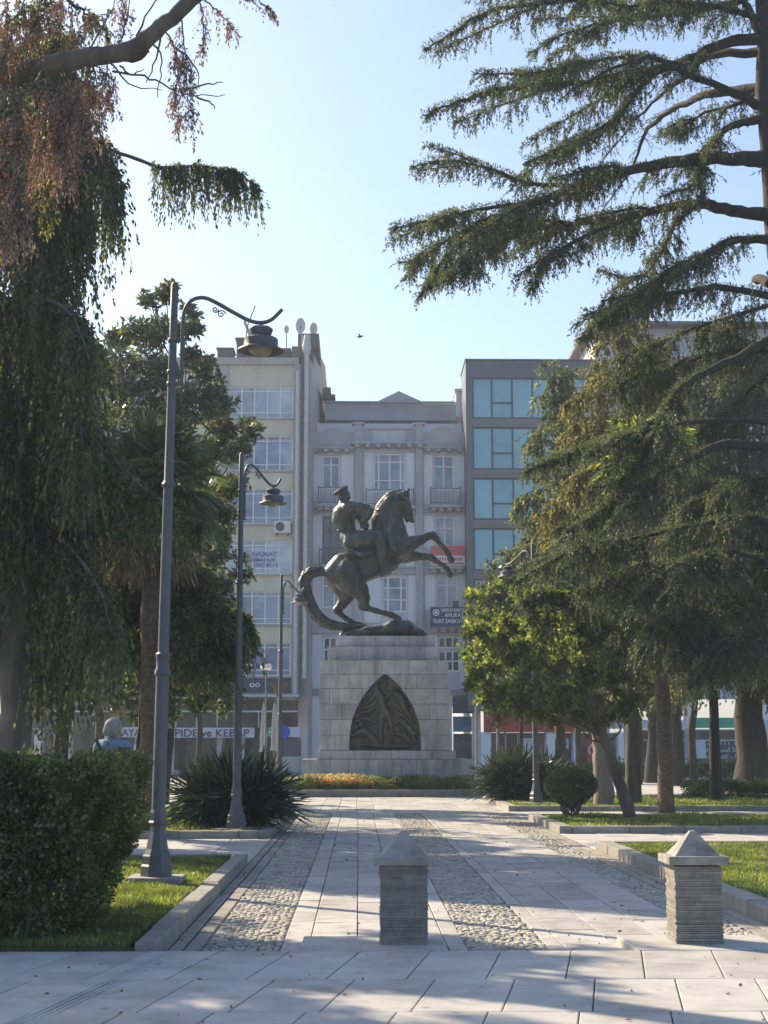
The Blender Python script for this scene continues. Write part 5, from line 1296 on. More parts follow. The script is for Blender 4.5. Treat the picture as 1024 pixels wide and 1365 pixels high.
# ------------------------------------------------------------------ great cedar, right
YC = 28.0
tx = at(1017, 130, YC).x
CD = empty('cedar_tree', (tx,YC,0), 'great cedar at the right edge with layered boughs across the sky', 'tree')
W = Wood(); LV = Leaves()
W.limb([(tx+1.1,YC,-.1),(tx+.95,YC,4),(tx+.5,YC+.05,8.5),(tx+.12,YC,12),(tx+.05,YC,18),(tx+.05,YC,21)], .42, .08, K=12)
main = [ # points, tip depth, r0, spread, hang
 ([(1015,-60),(940,-30),(860,-10),(740,2),(655,14),(605,42),(566,66)], 26.5, .09, .55, .22),
 ([(1015,-10),(960,8),(900,18),(830,26),(760,42),(704,72)], 30, .08, .55, .22),
 ([(1015,25),(960,10),(900,2),(840,8),(790,0)], 24.5, .07, .6, .22),
 ([(1016,50),(965,58),(905,85),(835,103),(760,112),(700,112),(640,126),(600,140),(564,154)], 27, .13, .62, .24),
 ([(880,95),(858,110),(828,150),(790,176),(745,198),(702,216)], 26.0, .05, .55, .25),
 ([(900,85),(850,75),(800,80),(740,92),(690,100)], 25.2, .05, .55, .2),
 ([(1016,212),(975,211),(930,212),(880,219),(820,230),(770,246),(720,270),(680,288),(640,296),(598,338),(556,398)], 26.5, .16, .62, .26),
 ([(760,248),(705,244),(655,226),(600,214),(550,222)], 27.5, .05, .45, .2),
 ([(740,262),(690,272),(635,280),(580,292),(524,304)], 26.0, .06, .55, .24),
 ([(700,280),(650,300),(605,315),(560,345),(532,350)], 28, .05, .5, .24),
 ([(1028,286),(975,280),(930,272),(880,278),(830,290),(760,300),(700,308),(655,335),(612,372)], 29, .14, .6, .28),
 ([(850,286),(800,306),(760,325),(730,345),(704,392)], 27, .06, .45, .28),
 ([(700,306),(655,318),(620,350),(590,376)], 25.5, .05, .45, .26),
 ([(1034,318),(975,322),(930,345),(895,358),(860,388),(820,415),(770,452)], 26.6, .10, .5, .30),
 ([(930,272),(900,300),(880,340),(850,372),(800,360)], 31, .06, .5, .28),
 ([(1040,398),(965,383),(915,388),(860,396),(815,410),(775,420)], 27, .08, .5, .30),
 ([(1017,160),(985,165),(958,180),(940,205),(925,245),(880,262)], 27.5, .10, .45, .22),
 ([(1016,120),(980,140),(940,150),(905,172),(880,180)], 30, .05, .5, .2),
 ([(1050,440),(985,476),(945,494),(905,520),(880,560),(850,620),(800,650)], 26, .11, .55, .38),
 ([(1055,480),(1000,520),(960,560),(930,590)], 29, .06, .5, .35),
 ([(1068,600),(975,592),(930,606),(875,636),(825,662),(790,690),(760,705)], 25.5, .11, .6, .40),
 ([(1068,565),(960,560),(890,568),(820,585),(760,606),(700,628)], 25.8, .06, .40, .22),
 ([(1072,720),(1000,690),(930,700),(860,715),(800,725),(740,745),(690,775)], 27, .06, .7, .42),
 ([(1072,790),(1010,745),(950,740),(890,760),(850,800)], 25.5, .06, .75, .5),
 ([(1072,850),(1000,800),(940,800),(880,830),(850,870)], 26.5, .06, .8, .55),
 ([(1072,880),(1020,850),(970,850),(930,890)], 25.2, .05, .8, .55),
 ([(1072,760),(980,720),(900,740),(820,770),(760,800)], 29, .06, .8, .5),
 ([(1050,400),(980,420),(920,440),(860,470),(800,520)], 30, .05, .6, .42),
 ([(1055,470),(960,470),(880,500),(820,560)], 31, .05, .6, .42),
 ([(1060,640),(1000,640),(940,665),(880,700)], 29.5, .05, .7, .45),
 ([(1010,-120),(950,-90),(880,-70),(800,-60),(720,-50)], 29, .09, .7, .25),
]
for pts, Y1, r0, sp, hg in main:
    c = W.limb(px_curve(pts, YC, Y1), r0, .012, K=7, n=5, jit=.10)
    hg = hg*1.3
    T0 = .5 if pts[0] in ((1068,565),) else (.38 if pts[0] in ((1068,600),(1050,440)) else (.15 if r0 > .1 else .05))
    bough(W, LV, c, spread=sp, hang=hg, dens=13, tw=19, nd=74, t0=T0, down=1.0 if pts[0][1] < 440 else 1.3, nl=.062, nw=.0105, droop=.35)
    tufts(LV, c, 300, .085, .065, .0105, T0)
    for q in (-1, 1):    # secondary boughs fanning to either side
        for s0_ in ((.35,.6) if r0 > .09 and T0 < .3 else (.62,)):
            p0, T, L = interp_curve(c, np.array([s0_])); p0, T = p0[0], T[0]; sd_ = norm(np.cross(T, [0,0,1.]))*q
            l = L*.22*rng.uniform(.8,1.3); pts3 = [p0, p0+(T*.7+sd_*.6)*l*.5, p0+(T*1.3+sd_*.8)*l*.9+DOWN*.14*l]
            c2 = W.limb(pts3, r0*.4, .008, K=5, n=4)
            bough(W, LV, c2, spread=sp*.8, hang=hg, dens=12, tw=18, nd=70, t0=.05, down=1.1, nl=.062, nw=.0105)
            tufts(LV, c2, 220, .06, .07, .012)
# the side away from the path
cedar_auto(W, LV, (tx,YC), 20, 5, 26, lambda u: 6.5*(1-u)**.7+1.0, azs=(-75,75), spread=.7, hang=.3, dens=6, tw=9, nd=20, nl=.07, nw=.014)
cedar_auto(W, LV, (tx,YC), 20.5, 13.5, 14, lambda u: 5*(1-u)+.8, azs=(110,250), spread=.6, hang=.25, dens=8, tw=11, nd=24)
W.build('trunk', M['bark_dark'], CD); LV.build('crown', M['cedar'], CD)

def cedar_thing(lab, px, Y, H, z0, nb, reach, leafm, barkm, r0, lean=0, wts=None, extra=(), name='cedar_tree', pyb=1060, **kw):
    x = fx(px, Y, pyb); t = empty(name, (x,Y,0), lab, 'tree')
    W = Wood(); LV = Leaves()
    W.limb([(x,Y,-.1),(x+lean*.3,Y,H*.25),(x+lean*.6,Y,H*.6),(x+lean,Y,H)], r0, r0*.12, K=12)
    if nb: cedar_auto(W, LV, (x+lean*.5,Y), H, z0, nb, reach, **kw)
    for pts, Y1, r, kk in extra:
        c = W.limb(px_curve(pts, Y, Y1), r, .01, K=6, n=5, jit=.12); k2 = dict(kw); k2.update(kk)
        for z in ('azs','rise','fall'): k2.pop(z, None)
        bough(W, LV, c, **k2)
    W.build('trunk', barkm, t); LV.build('crown', leafm, t); return t

# olive drooping cedar in front of the glass building
cedar_thing('olive drooping conifer standing in front of the glass building', 845, 38, 12.6, 3.5, 62, lambda u: 3.3*(1-u)**.75+.5, M['cedar_olive'], M['bark'], .22,
   spread=.8, hang=.55, dens=9, tw=14, nd=34, down=1.6, nl=.10, nw=.021, fall=.35)
# dark narrow conifer hugging the glass facade
cedar_thing('dark narrow conifer column against the teal glazing', 748, 46, 13.2, 2.5, 60, lambda u: 1.9*(1-u)**.6+.35, M['cedar_blue'], M['bark'], .20,
   spread=.65, hang=.5, dens=10, tw=14, nd=30, down=1.3, nl=.12, nw=.027, fall=.3)
# broad dark cedar, trunk with scaly bark, boughs over the right lawn
ex = [([(945,745),(890,725),(830,728),(780,722),(730,742),(690,770),(650,800)], 31, .07, dict(hang=.5, spread=.8)),
      ([(945,690),(965,700),(985,715),(1030,740)], 30, .07, dict(hang=.5, spread=.8)),
      ([(945,760),(960,750),(980,740),(1030,742)], 29, .08, dict(hang=.6, spread=.9)),
      ([(945,800),(960,795),(985,790),(1040,800)], 31, .07, dict(hang=.7, spread=.9)),
      ([(945,770),(880,740),(800,735),(740,760),(700,800)], 28, .06, dict(hang=.5, spread=.8)),
      ([(945,840),(960,835),(990,830),(1040,850)], 33, .06, dict(hang=.8, spread=.9))]
cedar_thing('broad dark cedar spreading low boughs behind the scaly palm trunk', 955, 39, 8.2, 4.0, 42, lambda u: 3.6*(1-u)**.6+.5, M['cedar'], M['bark_dark'], .2,
   lean=0, extra=ex, pyb=1060, spread=.9, hang=.55, dens=11, tw=15, nd=36, down=1.2, nl=.095, nw=.02, fall=.3)
cedar_thing('massive dark cedar with thick trunk behind the low hedge on the right', 1003, 50, 15.5, 3.6, 76, lambda u: 4.3*(1-u)**.6+.8, M['cedar'], M['bark_dark'], .62,
   spread=1.1, hang=.9, dens=7, tw=11, nd=24, down=1.4, nl=.15, nw=.036, fall=.35)
# background cedars closing the right side
cedar_thing('tall conifer in the background between the cedars', 905, 58, 15.5, 4, 60, lambda u: 3.6*(1-u)**.6+.6, M['cedar_olive'], M['bark_dark'], .30,
   spread=1.1, hang=.9, dens=6, tw=10, nd=20, down=1.3, nl=.17, nw=.042, fall=.35)

# ------------------------------------------------------------------ left: big weeping cedar
ex = [([(40,330),(80,240),(115,195),(160,205),(215,222),(270,222),(318,232),(340,250)], 22.5, .05, dict(hang=.62, spread=.36, dens=17, tw=24, t0=.60, down=2.2, nd=52, tipl=.5, nl=.07, nw=.013)),
      ([(30,420),(60,300),(90,220),(130,185),(150,210),(160,260)], 21, .06, dict(hang=.8, spread=.45, t0=.3)),
      ([(35,360),(80,250),(105,200),(140,215),(150,290)], 23.5, .05, dict(hang=.9, spread=.4, t0=.3)),
      ([(25,560),(80,540),(120,560),(160,620),(215,668),(262,700)], 20.5, .06, dict(hang=.5, spread=.5, t0=.3)),
      ([(25,600),(90,620),(140,655),(190,680),(250,700)], 23, .05, dict(hang=.6, spread=.5, t0=.3)),
      ([(20,700),(80,720),(130,780),(150,850)], 20, .06, dict(hang=.9, spread=.5)),
      ([(20,520),(60,480),(100,520),(110,600)], 20, .06, dict(hang=1.0, spread=.5)),
      ([(20,420),(55,400),(95,420),(120,480)], 20, .06, dict(hang=1.0, spread=.5))]
cedar_thing('big weeping cedar with grey trunk behind the hedge on the left', 18, 22.0, 12.2, 3.0, 52, lambda u: 1.0+.12*math.sin(u*9)-.25*u*u, M['cedar_blue'], M['bark_grey'], .34,
   extra=ex, pyb=1000, spread=.66, hang=.95, dens=14, tw=19, nd=46, down=3.0, nl=.085, nw=.019, rise=.3, fall=.38)
cedar_thing('lower weeping cedar with dark trunk and domed bough left of the spiky plant', 186, 27.5, 5.0, 3.3, 46, lambda u: 2.0*(1-u)**.35+.2, M['cedar_blue'], M['bark_dark'], .13,
   extra=[([(186,800),(215,787),(260,792),(300,822),(312,880)], 26, .05, dict(hang=.6, spread=.7)), ([(186,800),(150,790),(115,805),(90,860)], 26, .05, dict(hang=.6, spread=.7)),
          ([(190,840),(230,845),(270,860),(300,900)], 25.5, .05, dict(hang=.5, spread=.7)), ([(186,815),(200,800),(230,805),(240,850)], 25, .05, dict(hang=.6, spread=.7))],
   pyb=1090, spread=.75, hang=.55, dens=14, tw=18, nd=42, down=1.6, nl=.09, nw=.02, rise=.2, fall=.35)
# dying cedar in the foreground: thick limb with brown hanging sprays
YD = 13.5
tx = at(-190, 500, YD+1).x
DC = empty('dying_cedar', (tx,YD+1,0), 'half dead cedar limb with brown hanging sprays at the top left', 'tree')
W = Wood(); LV = Leaves(); GR = Leaves()
W.limb([(tx,YD+1,-.1),(tx-.05,YD+1,3),(tx,YD+1,6),(tx+.1,YD+1,9)], .36, .16, K=12)
c = W.limb([(tx,YD+1,5.3)]+px_curve([(-60,140),(0,107),(60,88),(120,76),(175,66),(215,36),(262,-6),(300,-40)], YD+.4, YD-.6), .135, .058, K=12, n=6, jit=.05)
W.limb(px_curve([(150,72),(180,78),(197,66)], YD, YD-.1), .045, .03, K=8)
dead = [([(120,76),(128,100),(122,150),(126,160)],.3,.25),([(215,36),(232,60),(236,90),(236,130),(238,180)],.22,.22),([(240,20),(246,60),(250,100),(252,170)],.2,.2),([(262,-6),(285,10),(300,25),(312,40)],.25,.16),([(262,-6),(270,20),(272,50),(270,70)],.2,.15),([(290,-30),(330,-10),(352,6),(366,18)],.2,.10),
        ([(140,70),(142,90),(136,125),(138,130)],.25,.2),([(155,66),(165,40),(172,10),(168,-20)],.28,.15),([(100,80),(104,120),(96,160),(98,230)],.3,.32),([(80,84),(88,130),(80,190),(84,235)],.3,.32),([(50,90),(60,140),(56,200),(50,240)],.3,.34),([(20,100),(30,150),(26,220),(24,300)],.3,.36),
        ([(0,105),(8,160),(4,230),(8,320)],.3,.36),([(-30,120),(-20,180),(-10,260),(-4,320)],.3,.36),([(0,105),(10,60),(30,30),(60,20)],.3,.25),([(40,92),(44,50),(60,20),(90,0)],.3,.22),([(90,80),(100,50),(120,25),(150,15)],.3,.16),([(-10,110),(-5,50),(6,10),(10,-20)],.3,.3),([(60,90),(76,120),(110,140),(112,180)],.3,.3),([(100,80),(130,90),(150,110),(152,150)],.22,.16)]
for k, (pts, sp, hg) in enumerate(dead):
    c2 = W.limb(px_curve(pts, YD, YD+rng.uniform(-.5,.5)), .010, .003, K=5, n=4, jit=.8)
    bough(W, LV, c2, spread=sp*.55, hang=hg*.62, dens=33, tw=34, nd=70, down=2.6, nl=.040, nw=.008, sub=.003, droop=.8, t0=.05, tipl=.8)
for pts in ([(150,95),(200,104),(232,120),(262,128),(300,126)],[(232,120),(280,112),(296,110)],[(262,128),(282,138),(286,146)],[(160,88),(175,100),(192,92)],[(215,40),(205,90),(195,110)],[(110,80),(140,30),(160,-10)],[(180,60),(200,10),(230,-10)],[(60,88),(40,120),(20,128),(-10,130)],[(200,50),(215,80),(210,130)],[(300,-20),(330,-5),(345,10)],[(140,70),(170,110),(215,120)],[(230,60),(262,90),(266,118)]):
    W.limb(px_curve(pts, YD-.1, YD-.4), .012, .004, K=5, n=4, jit=.8)
for pts in ([(0,100),(30,60),(50,20),(60,-20)],[(60,80),(80,50),(70,10),(66,-20)],[(-20,60),(10,30),(30,10),(40,-10)],[(10,120),(40,150),(60,240),(64,300)],[(90,0),(110,15),(130,30),(140,50)]):
    c2 = W.limb(px_curve(pts, YD+.5, YD+.9), .02, .005, K=5, n=4, jit=.5)
    bough(W, GR, c2, spread=.25, hang=.18, dens=30, tw=30, nd=70, down=2.0, nl=.045, nw=.009, sub=.003, droop=.6, t0=.05)
W.build('trunk', M['bark_grey'], DC); LV.build('dead_sprays', M['dead'], DC); GR.build('green_sprays', M['cedar_olive'], DC)

# ------------------------------------------------------------------ magnolia behind the palm, left
YM = 40.0
def clp(lst, Y, dy, sc=1.0):
    out = []
    for px, py, r in lst: p = at(px, py, Y+rng.uniform(-dy, dy)); out.append(((p.x,p.y,p.z), r*sc*Y/2050)); 
    return out
mg = [(222,392,20),(200,400,16),(255,415,16),(250,440,22),(185,440,26),(150,450,28),(215,450,30),(130,480,28),(170,490,34),(215,500,36),(255,480,22),(272,500,22),(110,520,26),(150,535,36),(200,545,38),(245,535,30),(285,540,30),(120,570,28),(240,570,30),(280,575,30),(310,570,24),(335,572,16),
      (250,610,34),(290,610,32),(318,600,22),(260,650,34),(295,650,28),(150,600,34),(110,620,30),(285,690,30),(270,720,34),(295,735,26),(325,766,14),(280,780,34),(250,770,30),(300,790,22),(285,830,34),(250,830,34),(285,880,34),(240,880,36),(290,930,26),(250,930,34),(200,900,36),(150,880,36),(120,840,40),(150,930,34),(200,950,30),(95,700,36),(110,760,36),(100,900,40),(60,800,50),(60,900,50),(60,650,50),(220,800,40),(210,740,40),(160,740,40),(165,660,34)]
mx_ = fx(215, YM, 1040)
broad_tree('magnolia_tree', 'tall glossy leaved magnolia behind the palm on the left', 'tree', (mx_,YM), [(mx_,YM,-.1),(mx_+.1,YM,2.5),(mx_-.1,YM,5),(mx_+.1,YM,8),(mx_,YM,11)], .24, clp(mg, YM, 1.6, 1.05), M['magnolia'], M['bark_dark'], 1250, .19, .05, sub=11, fork=.2, up=.1)

# ------------------------------------------------------------------ palms
def palm(lab, px, pyc, Y, R0, nf, leafm, barkm, skirt=True, tr=.17, name='palm_tree', lit=None, foot=None):
    c0 = at(px, pyc, Y); x, z = c0.x, c0.z; xb = x if foot is None else fx(foot, Y, 1085)
    t = empty(name, (xb,Y,0), lab, 'tree'); W = Wood(); W.limb([(xb,Y,-.1),(xb*.93+x*.07,Y,.5),(xb*.7+x*.3+.03,Y,z*.3),(xb*.4+x*.6,Y,z*.6),(x,Y,z)], tr*1.15, tr*.85, K=12, n=9, jit=.035); LV = Leaves(); DL = Leaves(); LL = Leaves(); ST_ = Wood()
    for i in range(nf):
        el = R_(rng.uniform(-45, 80)); az = rng.uniform(0, 2*math.pi); pet = R0*rng.uniform(.45,.65)
        d = np.array([math.cos(az)*math.cos(el), math.sin(az)*math.cos(el), math.sin(el)]); hub = np.array([x,Y,z])+d*pet+DOWN*.08
        ST_.tubes(np.array([[[x,Y,z], list(hub*.5+np.array([x,Y,z])*.5+np.array([0,0,.05])), list(hub)]]), np.array([[.022,.016,.012]]), 4)
        sdv = norm(np.cross(d, [0,0,1.])); upv = np.cross(sdv, d); ns = 30
        an = np.linspace(-2.1, 2.1, ns)+rng.normal(0,.03,ns)
        bd_ = d[None]*np.cos(an)[:,None]+sdv[None]*np.sin(an)[:,None]+upv[None]*(.25*np.abs(np.sin(an)))[:,None]; Lb = R0*.62*(.75+.25*np.cos(an))*rng.uniform(.9,1.05,ns)
        tgt = LL if (lit is not None and rng.random() < lit) else LV
        a1 = bd_*Lb[:,None]*.6; tgt.add(np.repeat(hub[None],ns,0), a1*1.05, .020*np.ones(ns)*R0)
        tgt.add(hub+a1*.85, bd_*Lb[:,None]*.42+DOWN*(Lb*.28)[:,None], .016*np.ones(ns)*R0)
    if skirt:
        n = 2600; az = rng.uniform(0,2*math.pi,n); rr = R0*rng.uniform(.12,.55,n); b = np.stack([x+rr*np.cos(az), Y+rr*np.sin(az), z-.1-rng.uniform(0,R0*1.1,n)*(.3+.7*rng.random(n))],1)
        DL.add(b, norm(np.stack([np.cos(az)*.35,np.sin(az)*.35,-np.ones(n)],1)+rand_unit(n)*.25)*(R0*rng.uniform(.25,.6,(n,1))), .016*np.ones(n)); DL.build('dead_skirt', M['palm_dead'], t)
    W.build('trunk', barkm, t); ST_.build('stalks', leafm, t); LV.build('fronds', leafm, t)
    if LL.b: LL.build('sun_painted_fronds', M['palm_lit'], t)  # share of the fronds with sunshine put into their colour
    return t
palm('fan palm with drooping dead skirt behind the nearest street lamp', 205, 640, 25.3, 1.3, 60, M['palm'], M['palm_trunk'])
palm('fan palm with sunlight painted yellow into its fronds and a scaly trunk between the conifers on the right', 868, 612, 34.5, 1.35, 48, M['palm'], M['palm_trunk'], lit=.6, foot=889)

# ------------------------------------------------------------------ right: broadleaf trees
Yt = 29.5; b0 = at(845, 1107, Yt); tr_ = [(b0.x,Yt,-.05)]+[tuple(at(x,y,Yt)) for x,y in ((828,1050),(808,990),(790,945),(770,905))]
cl = [(640,850,26),(650,890,24),(632,905,20),(670,920,26),(690,870,34),(700,910,30),(720,830,30),(735,880,36),(740,930,28),(770,850,34),(780,900,34),(800,930,30),(820,890,28),(838,905,22),(845,930,18),(810,960,18),(770,958,18),(720,950,16),(690,940,20),(660,940,14),(760,815,26),(800,845,28),(680,835,26),(830,945,18),(700,800,24),(740,800,24),(650,925,18),(735,960,12),(790,965,14)]
broad_tree('small_tree', 'small bright green tree with thin leaning trunk on the right lawn', 'tree', (b0.x,Yt), tr_, .14, clp(cl, Yt, 1.1), M['green_tree'], M['bark_grey'], 3200, .11, .034, sub=10, fork=.55)
Yt = 37; b1 = at(806, 1078, Yt)
cl = [(640,810,28),(670,800,28),(700,790,26),(640,840,30),(680,810,36),(720,790,34),(650,870,30),(700,840,36),(750,800,36),(760,850,36),(800,830,30),(630,880,20),(660,900,24),(720,870,30),(800,880,30),(720,770,22)]
broad_tree('small_tree', 'second green tree with thick pale trunk behind the leaning one', 'tree', (b1.x,Yt), [(b1.x,Yt,-.05),tuple(at(802,1020,Yt)),tuple(at(795,960,Yt)),tuple(at(770,880,Yt))], .27, clp(cl, Yt, 1.5), M['green_tree'], M['bark_pale'], 2000, .13, .042, sub=10, fork=.6)
Yt = 52; b2 = at(652, 1040, Yt)
cl = [(650,800,26),(665,770,24),(680,745,18),(650,840,28),(680,800,28),(640,870,26),(670,850,26),(690,890,26),(645,910,20),(655,940,14)]
broad_tree('background_tree', 'dark bushy tree between the plinth and the lamp on the right', 'tree', (b2.x+1.0,Yt), [(b2.x+1.0,Yt,-.05),(b2.x+1.1,Yt,2),(b2.x+1.0,Yt,4.5)], .10, clp(cl, Yt, 1.2, 1.1), M['magnolia'], M['bark_dark'], 1100, .16, .06, sub=9)
# trunks seen under the crowns in the background
for px, Yt, H, r, lab in ((848,60,8.5,.26,'background tree just left of the scaly palm trunk'),(868,62,9,.30,'thicker background tree right behind the scaly palm trunk'),(772,60,8,.16,'thin background tree near the thick pale trunk'),(925,64,9,.20,'slim background tree in front of the shop window'),(745,64,8,.10,'very thin background tree behind the ball shrub')):
    x = fx(px, Yt, 1030); cs = [((x+rng.uniform(-2,2),Yt+rng.uniform(-1.5,1.5),rng.uniform(4.4,H)),rng.uniform(.7,1.2)) for _ in range(13)]
    broad_tree('background_tree', lab, 'tree', (x,Yt), [(x,Yt,-.05),(x+rng.uniform(-.2,.2),Yt,2.2),(x+rng.uniform(-.4,.4),Yt,4.5),(x,Yt,H*.85)], r, cs, M['magnolia'], M['bark_dark'], 150, .2, .07, group='trees at the back of the park', sub=7, twigs=3)
for px, Yt, H, r, lab in ((75,33,9,.2,'dark leafy tree behind the weeping cedar on the left'),(128,58,9,.22,'dark tree in the background left of the person'),(262,62,8,.14,'thin background tree behind the domed bough'),(215,60,9,.18,'background tree hidden behind the magnolia')):
    x = fx(px, Yt, 1030); cs = [((x+rng.uniform(-2.2,1.6),Yt+rng.uniform(-1.5,1.5),rng.uniform(3.2,H)),rng.uniform(.7,1.2)) for _ in range(14)]
    broad_tree('background_tree', lab, 'tree', (x,Yt), [(x,Yt,-.05),(x+.1,Yt,2.2),(x-.2,Yt,4.5),(x,Yt,H*.85)], r, cs, M['magnolia'], M['bark_dark'], 190, .18, .06, group='trees at the back of the park', sub=7, twigs=3)

# ------------------------------------------------------------------ spiky plants
def spiky(lab, x, Y, nh, R0, H):
    t = empty('yucca', (x,Y,0), lab, 'plant', 'spiky plants beside the path'); LV = Leaves(); W = Wood()
    for k in range(nh):
        hx, hy = x+rng.normal(0,R0*.33), Y+rng.normal(0,R0*.25); hz = H*rng.uniform(.22,.5)
        W.tubes(np.array([[[hx*.8+x*.2,hy*.8+Y*.2,0],[hx,hy,hz]]]), np.array([[.07,.06]]), 6)
        n = 95; d = rand_unit(n); d[:,2] = np.abs(d[:,2])*1.2-.42; d = norm(d); L = H*.56*rng.uniform(.7,1.1,n)
        b = np.array([hx,hy,hz])+d*.04; LV.add(b, d*(L*.62)[:,None], .026*np.ones(n)); LV.add(b+d*(L*.5)[:,None], norm(d+DOWN*.28*rng.random((n,1)))*(L*.5)[:,None], .018*np.ones(n))
    W.build('stem', M['palm_trunk'], t); LV.build('blades', M['yucca'], t)
p = at(311, 1112, 26.8); spiky('big dark spiky plant around the lamp foot on the left', p.x, 26.9, 34, .85, 1.5)
p = at(698, 1072, 38.8); spiky('dark spiky plant behind the right street lamp', p.x, 39.4, 24, 1.1, 1.6)

# ------------------------------------------------------------------ hedge, ball shrub, low borders
def hedge_box(name, lab, x0, x1, y0, y1, z1, n, size, width, m, round_=.2, stems=True, cat='hedge'):
    t = empty(name, ((x0+x1)/2,(y0+y1)/2,0), lab, cat)
    LV = Leaves(); W = Wood()
    # leaves fill a rounded shell with lumps
    P = np.stack([rng.uniform(x0,x1,n*3), rng.uniform(y0,y1,n*3), rng.uniform(.10,z1,n*3)],1)
    lump = .07*np.sin(P[:,0]*5.1+P[:,2]*3)+.06*np.sin(P[:,2]*7.3+P[:,1]*4+P[:,0]*2)+.05*np.sin(P[:,0]*11+P[:,1]*9+P[:,2]*5)+.035*np.sin(P[:,0]*23-P[:,2]*19+P[:,1]*8)-.03
    dd = np.stack([P[:,0]-x0, x1-P[:,0]-.28*np.clip(.65-P[:,2]/z1,0,1)*1.6, P[:,1]-y0, y1-P[:,1], z1-P[:,2]],1)
    dd = np.sort(dd,1); edge = dd[:,0]-round_*np.exp(-dd[:,1]/round_)*.6+lump
    keep = (edge > 0) & (edge < .30) & (rng.random(len(P)) < np.where(P[:,2] < .35, .45, 1)); P = P[keep][:n]; k = len(P)
    cen = np.array([(x0+x1)/2,(y0+y1)/2,z1*.5]); o = norm((P-cen)/np.array([x1-x0,y1-y0,z1]))
    LV.add(P, norm(o*.6+rand_unit(k)*.9+np.array([0,0,.25]))*(size*rng.uniform(.5,1.3,(k,1))), width*rng.uniform(.6,1.2,k))
    if stems:
        for i in range(46):
            x, y = rng.uniform(x0+.1,x1-.45), rng.uniform(y0+.08,y1-.1)
            W.tubes(np.array([[[x,y,0],[x+rng.normal(0,.04),y+rng.normal(0,.04),.35],[x+rng.normal(0,.12),y+rng.normal(0,.1),z1*.8]]]), np.array([[.017,.014,.006]]), 5)
        nt_ = 500; q = P[rng.integers(0,k,nt_)]; W.tubes(np.stack([q, q+norm(rand_unit(nt_)+np.array([0,0,.8]))*.09, q+norm(rand_unit(nt_)+np.array([0,0,.8]))*.17],1), np.tile([.004,.003,.0015],(nt_,1)), 3)
        W.build('stems', M['bark'], t)
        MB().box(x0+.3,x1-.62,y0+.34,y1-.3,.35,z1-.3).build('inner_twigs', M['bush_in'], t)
    if stems:      # stray shoots and a few dead leaves
        ns = 260; q = P[rng.integers(0,k,ns)]; q = q[q[:,2] > z1*.45]; ns = len(q); dd_ = norm((q-cen)/np.array([x1-x0,y1-y0,z1])*.6+np.array([0,-.15,.7])+rand_unit(ns)*.5); Ls = rng.uniform(.05,.13,ns)
        W3 = Wood(False); W3.tubes(np.stack([q, q+dd_*(Ls*.5)[:,None], q+dd_*Ls[:,None]+DOWN*(Ls*.1)[:,None]],1), np.tile([.0035,.0028,.0015],(ns,1)), 3); o3 = W3.build('shoots', M['bark'], t); o3['kind'] = 'stuff'
        jj = np.repeat(np.arange(ns), 9); u = rng.random(len(jj))[:,None]; LV.add(q[jj]+dd_[jj]*Ls[jj][:,None]*u, norm(dd_[jj]*.5+rand_unit(len(jj)))*(size*rng.uniform(.5,.9,(len(jj),1))), width*.9*np.ones(len(jj)))
        DL = Leaves(); q = P[rng.integers(0,k,900)]; DL.add(q, rand_unit(900)*size*.8, width*np.ones(900)); DL.build('dead_leaves', M['grass_dry'], t)
    LV.build('leaves', m, t); return t
xh = ground(192, 1262).x
hedge_box('hedge', 'dense clipped green hedge at the left front edge of the pavement', xh-4.2, xh-.17, 11.12, 13.3, 1.40, 130000, .048, .0135, M['hedge'])
LV = Leaves()
hedge_box('low_hedge', 'low leafy border on the farther right lawn in front of the thick dark trunk', fx(905,42), fx(905,42)+6, 41.2, 42.5, .55, 16000, .09, .03, M['bedgreen'], stems=False)
hedge_box('low_hedge', 'long dark border hedge before the iron fence on the right', fx(735,66), fx(1100,66), 66, 67.5, .75, 16000, .14, .05, M['hedge'], stems=False)
hedge_box('low_hedge', 'flowering low bush between the big hedge and the nearest street lamp', -3.6, -2.55, 18.6, 19.3, .62, 5000, .06, .018, M['bedgreen'], stems=False)
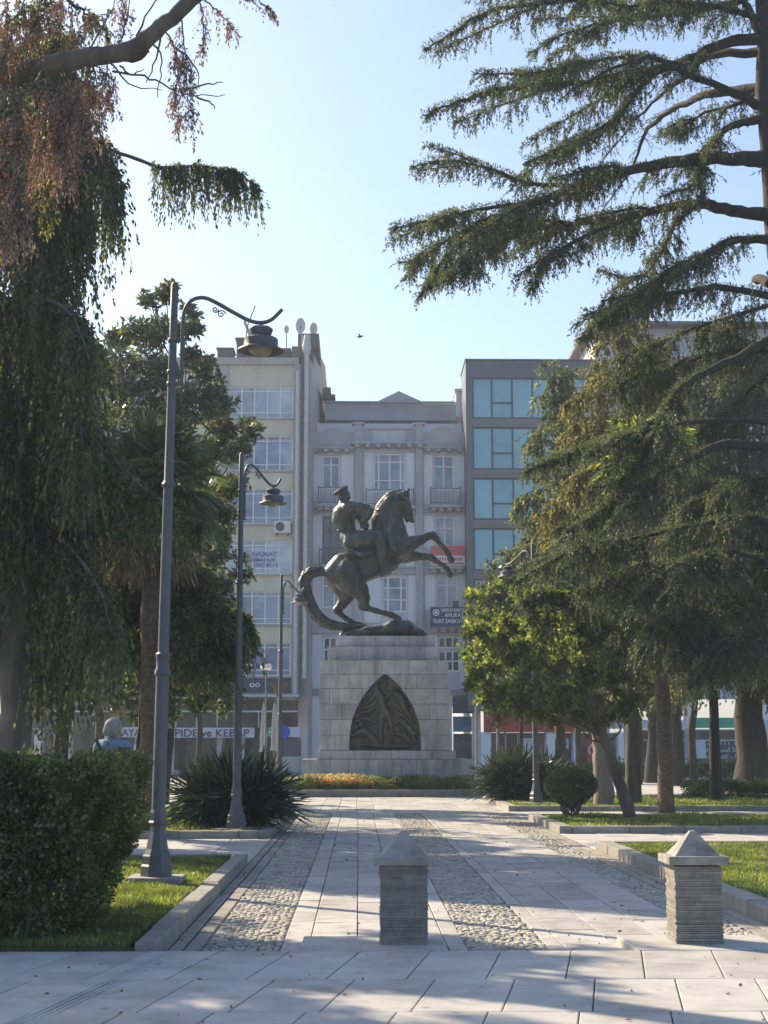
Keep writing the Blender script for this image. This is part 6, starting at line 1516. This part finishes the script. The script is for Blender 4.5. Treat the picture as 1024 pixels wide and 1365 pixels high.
# ball shrub
Yb = 30.4; p = at(762, 1092, Yb); BS = empty('ball_shrub', (p.x,Yb,0), 'clipped ball shaped shrub on short stems on the right lawn', 'shrub')
W = Wood(); LV = Leaves(); cz = at(762,1049,Yb).z; rb_ = 33*Yb/2050
for k in range(9): W.limb([(p.x+rng.normal(0,.04),Yb+rng.normal(0,.04),.05),(p.x+rng.normal(0,.09),Yb+rng.normal(0,.07),.28),(p.x+rng.normal(0,.2),Yb+rng.normal(0,.2),cz)], .028, .01, K=6)
n = 15000; d = rand_unit(n); P = np.array([p.x,Yb,cz])+d*(rb_*(.80+.22*rng.random(n)))[:,None]*np.array([1.05,1,.78]); P[:,:2] -= (P[:,:2]-np.array([p.x,Yb]))*(.35*np.clip(-d[:,2],0,1))[:,None]
LV.add(P, norm(d*.5+rand_unit(n))*(.05*rng.uniform(.6,1.3,(n,1))), .013*np.ones(n))
W.build('stems', M['bark_grey'], BS); LV.build('leaves', M['box_ball'], BS)

# trees standing left of the frame, whose shade falls across the hedge and pavement
for x, Yt, zc, rad, lab in ((-9.9,18.0,8.0,3.0,'leafy park tree left of the hedge shading the front pavement'),(-8.5,26.8,8.0,2.6,'leafy park tree behind the weeping cedar shading the path')):
    cs = []
    for k in range(36):
        d = rand_unit(1)[0]*rng.uniform(.1,1)**.42; cs.append(((x+d[0]*rad, Yt+d[1]*rad, zc+d[2]*rad*1.2), rng.uniform(.75,1.1)))
    broad_tree('park_tree', lab, 'tree', (x,Yt), [(x,Yt,-.05),(x+.1,Yt,2.4),(x-.1,Yt,5),(x,Yt,zc+1)], .24, cs, M['magnolia'], M['bark_grey'], 1000, .19, .065, sub=9, twigs=3)
# ------------------------------------------------------------------ air
HZ = MB().box(-270,270,-70,430,-1.2,60).build('haze', bpy.data.materials.new('haze')); HZ['kind'] = 'stuff'; HZ['label'] = 'thin pale morning haze over the park'; HZ['category'] = 'haze'
hm = HZ.data.materials[0]; hm.use_nodes = True; hn = hm.node_tree; hn.nodes.remove(hn.nodes['Principled BSDF'])
pvn = hn.nodes.new('ShaderNodeVolumePrincipled'); pvn.inputs['Color'].default_value = (.68,.82,1,1); pvn.inputs['Density'].default_value = .0009; pvn.inputs['Anisotropy'].default_value = .2
hn.links.new(pvn.outputs[0], hn.nodes['Material Output'].inputs['Volume'])
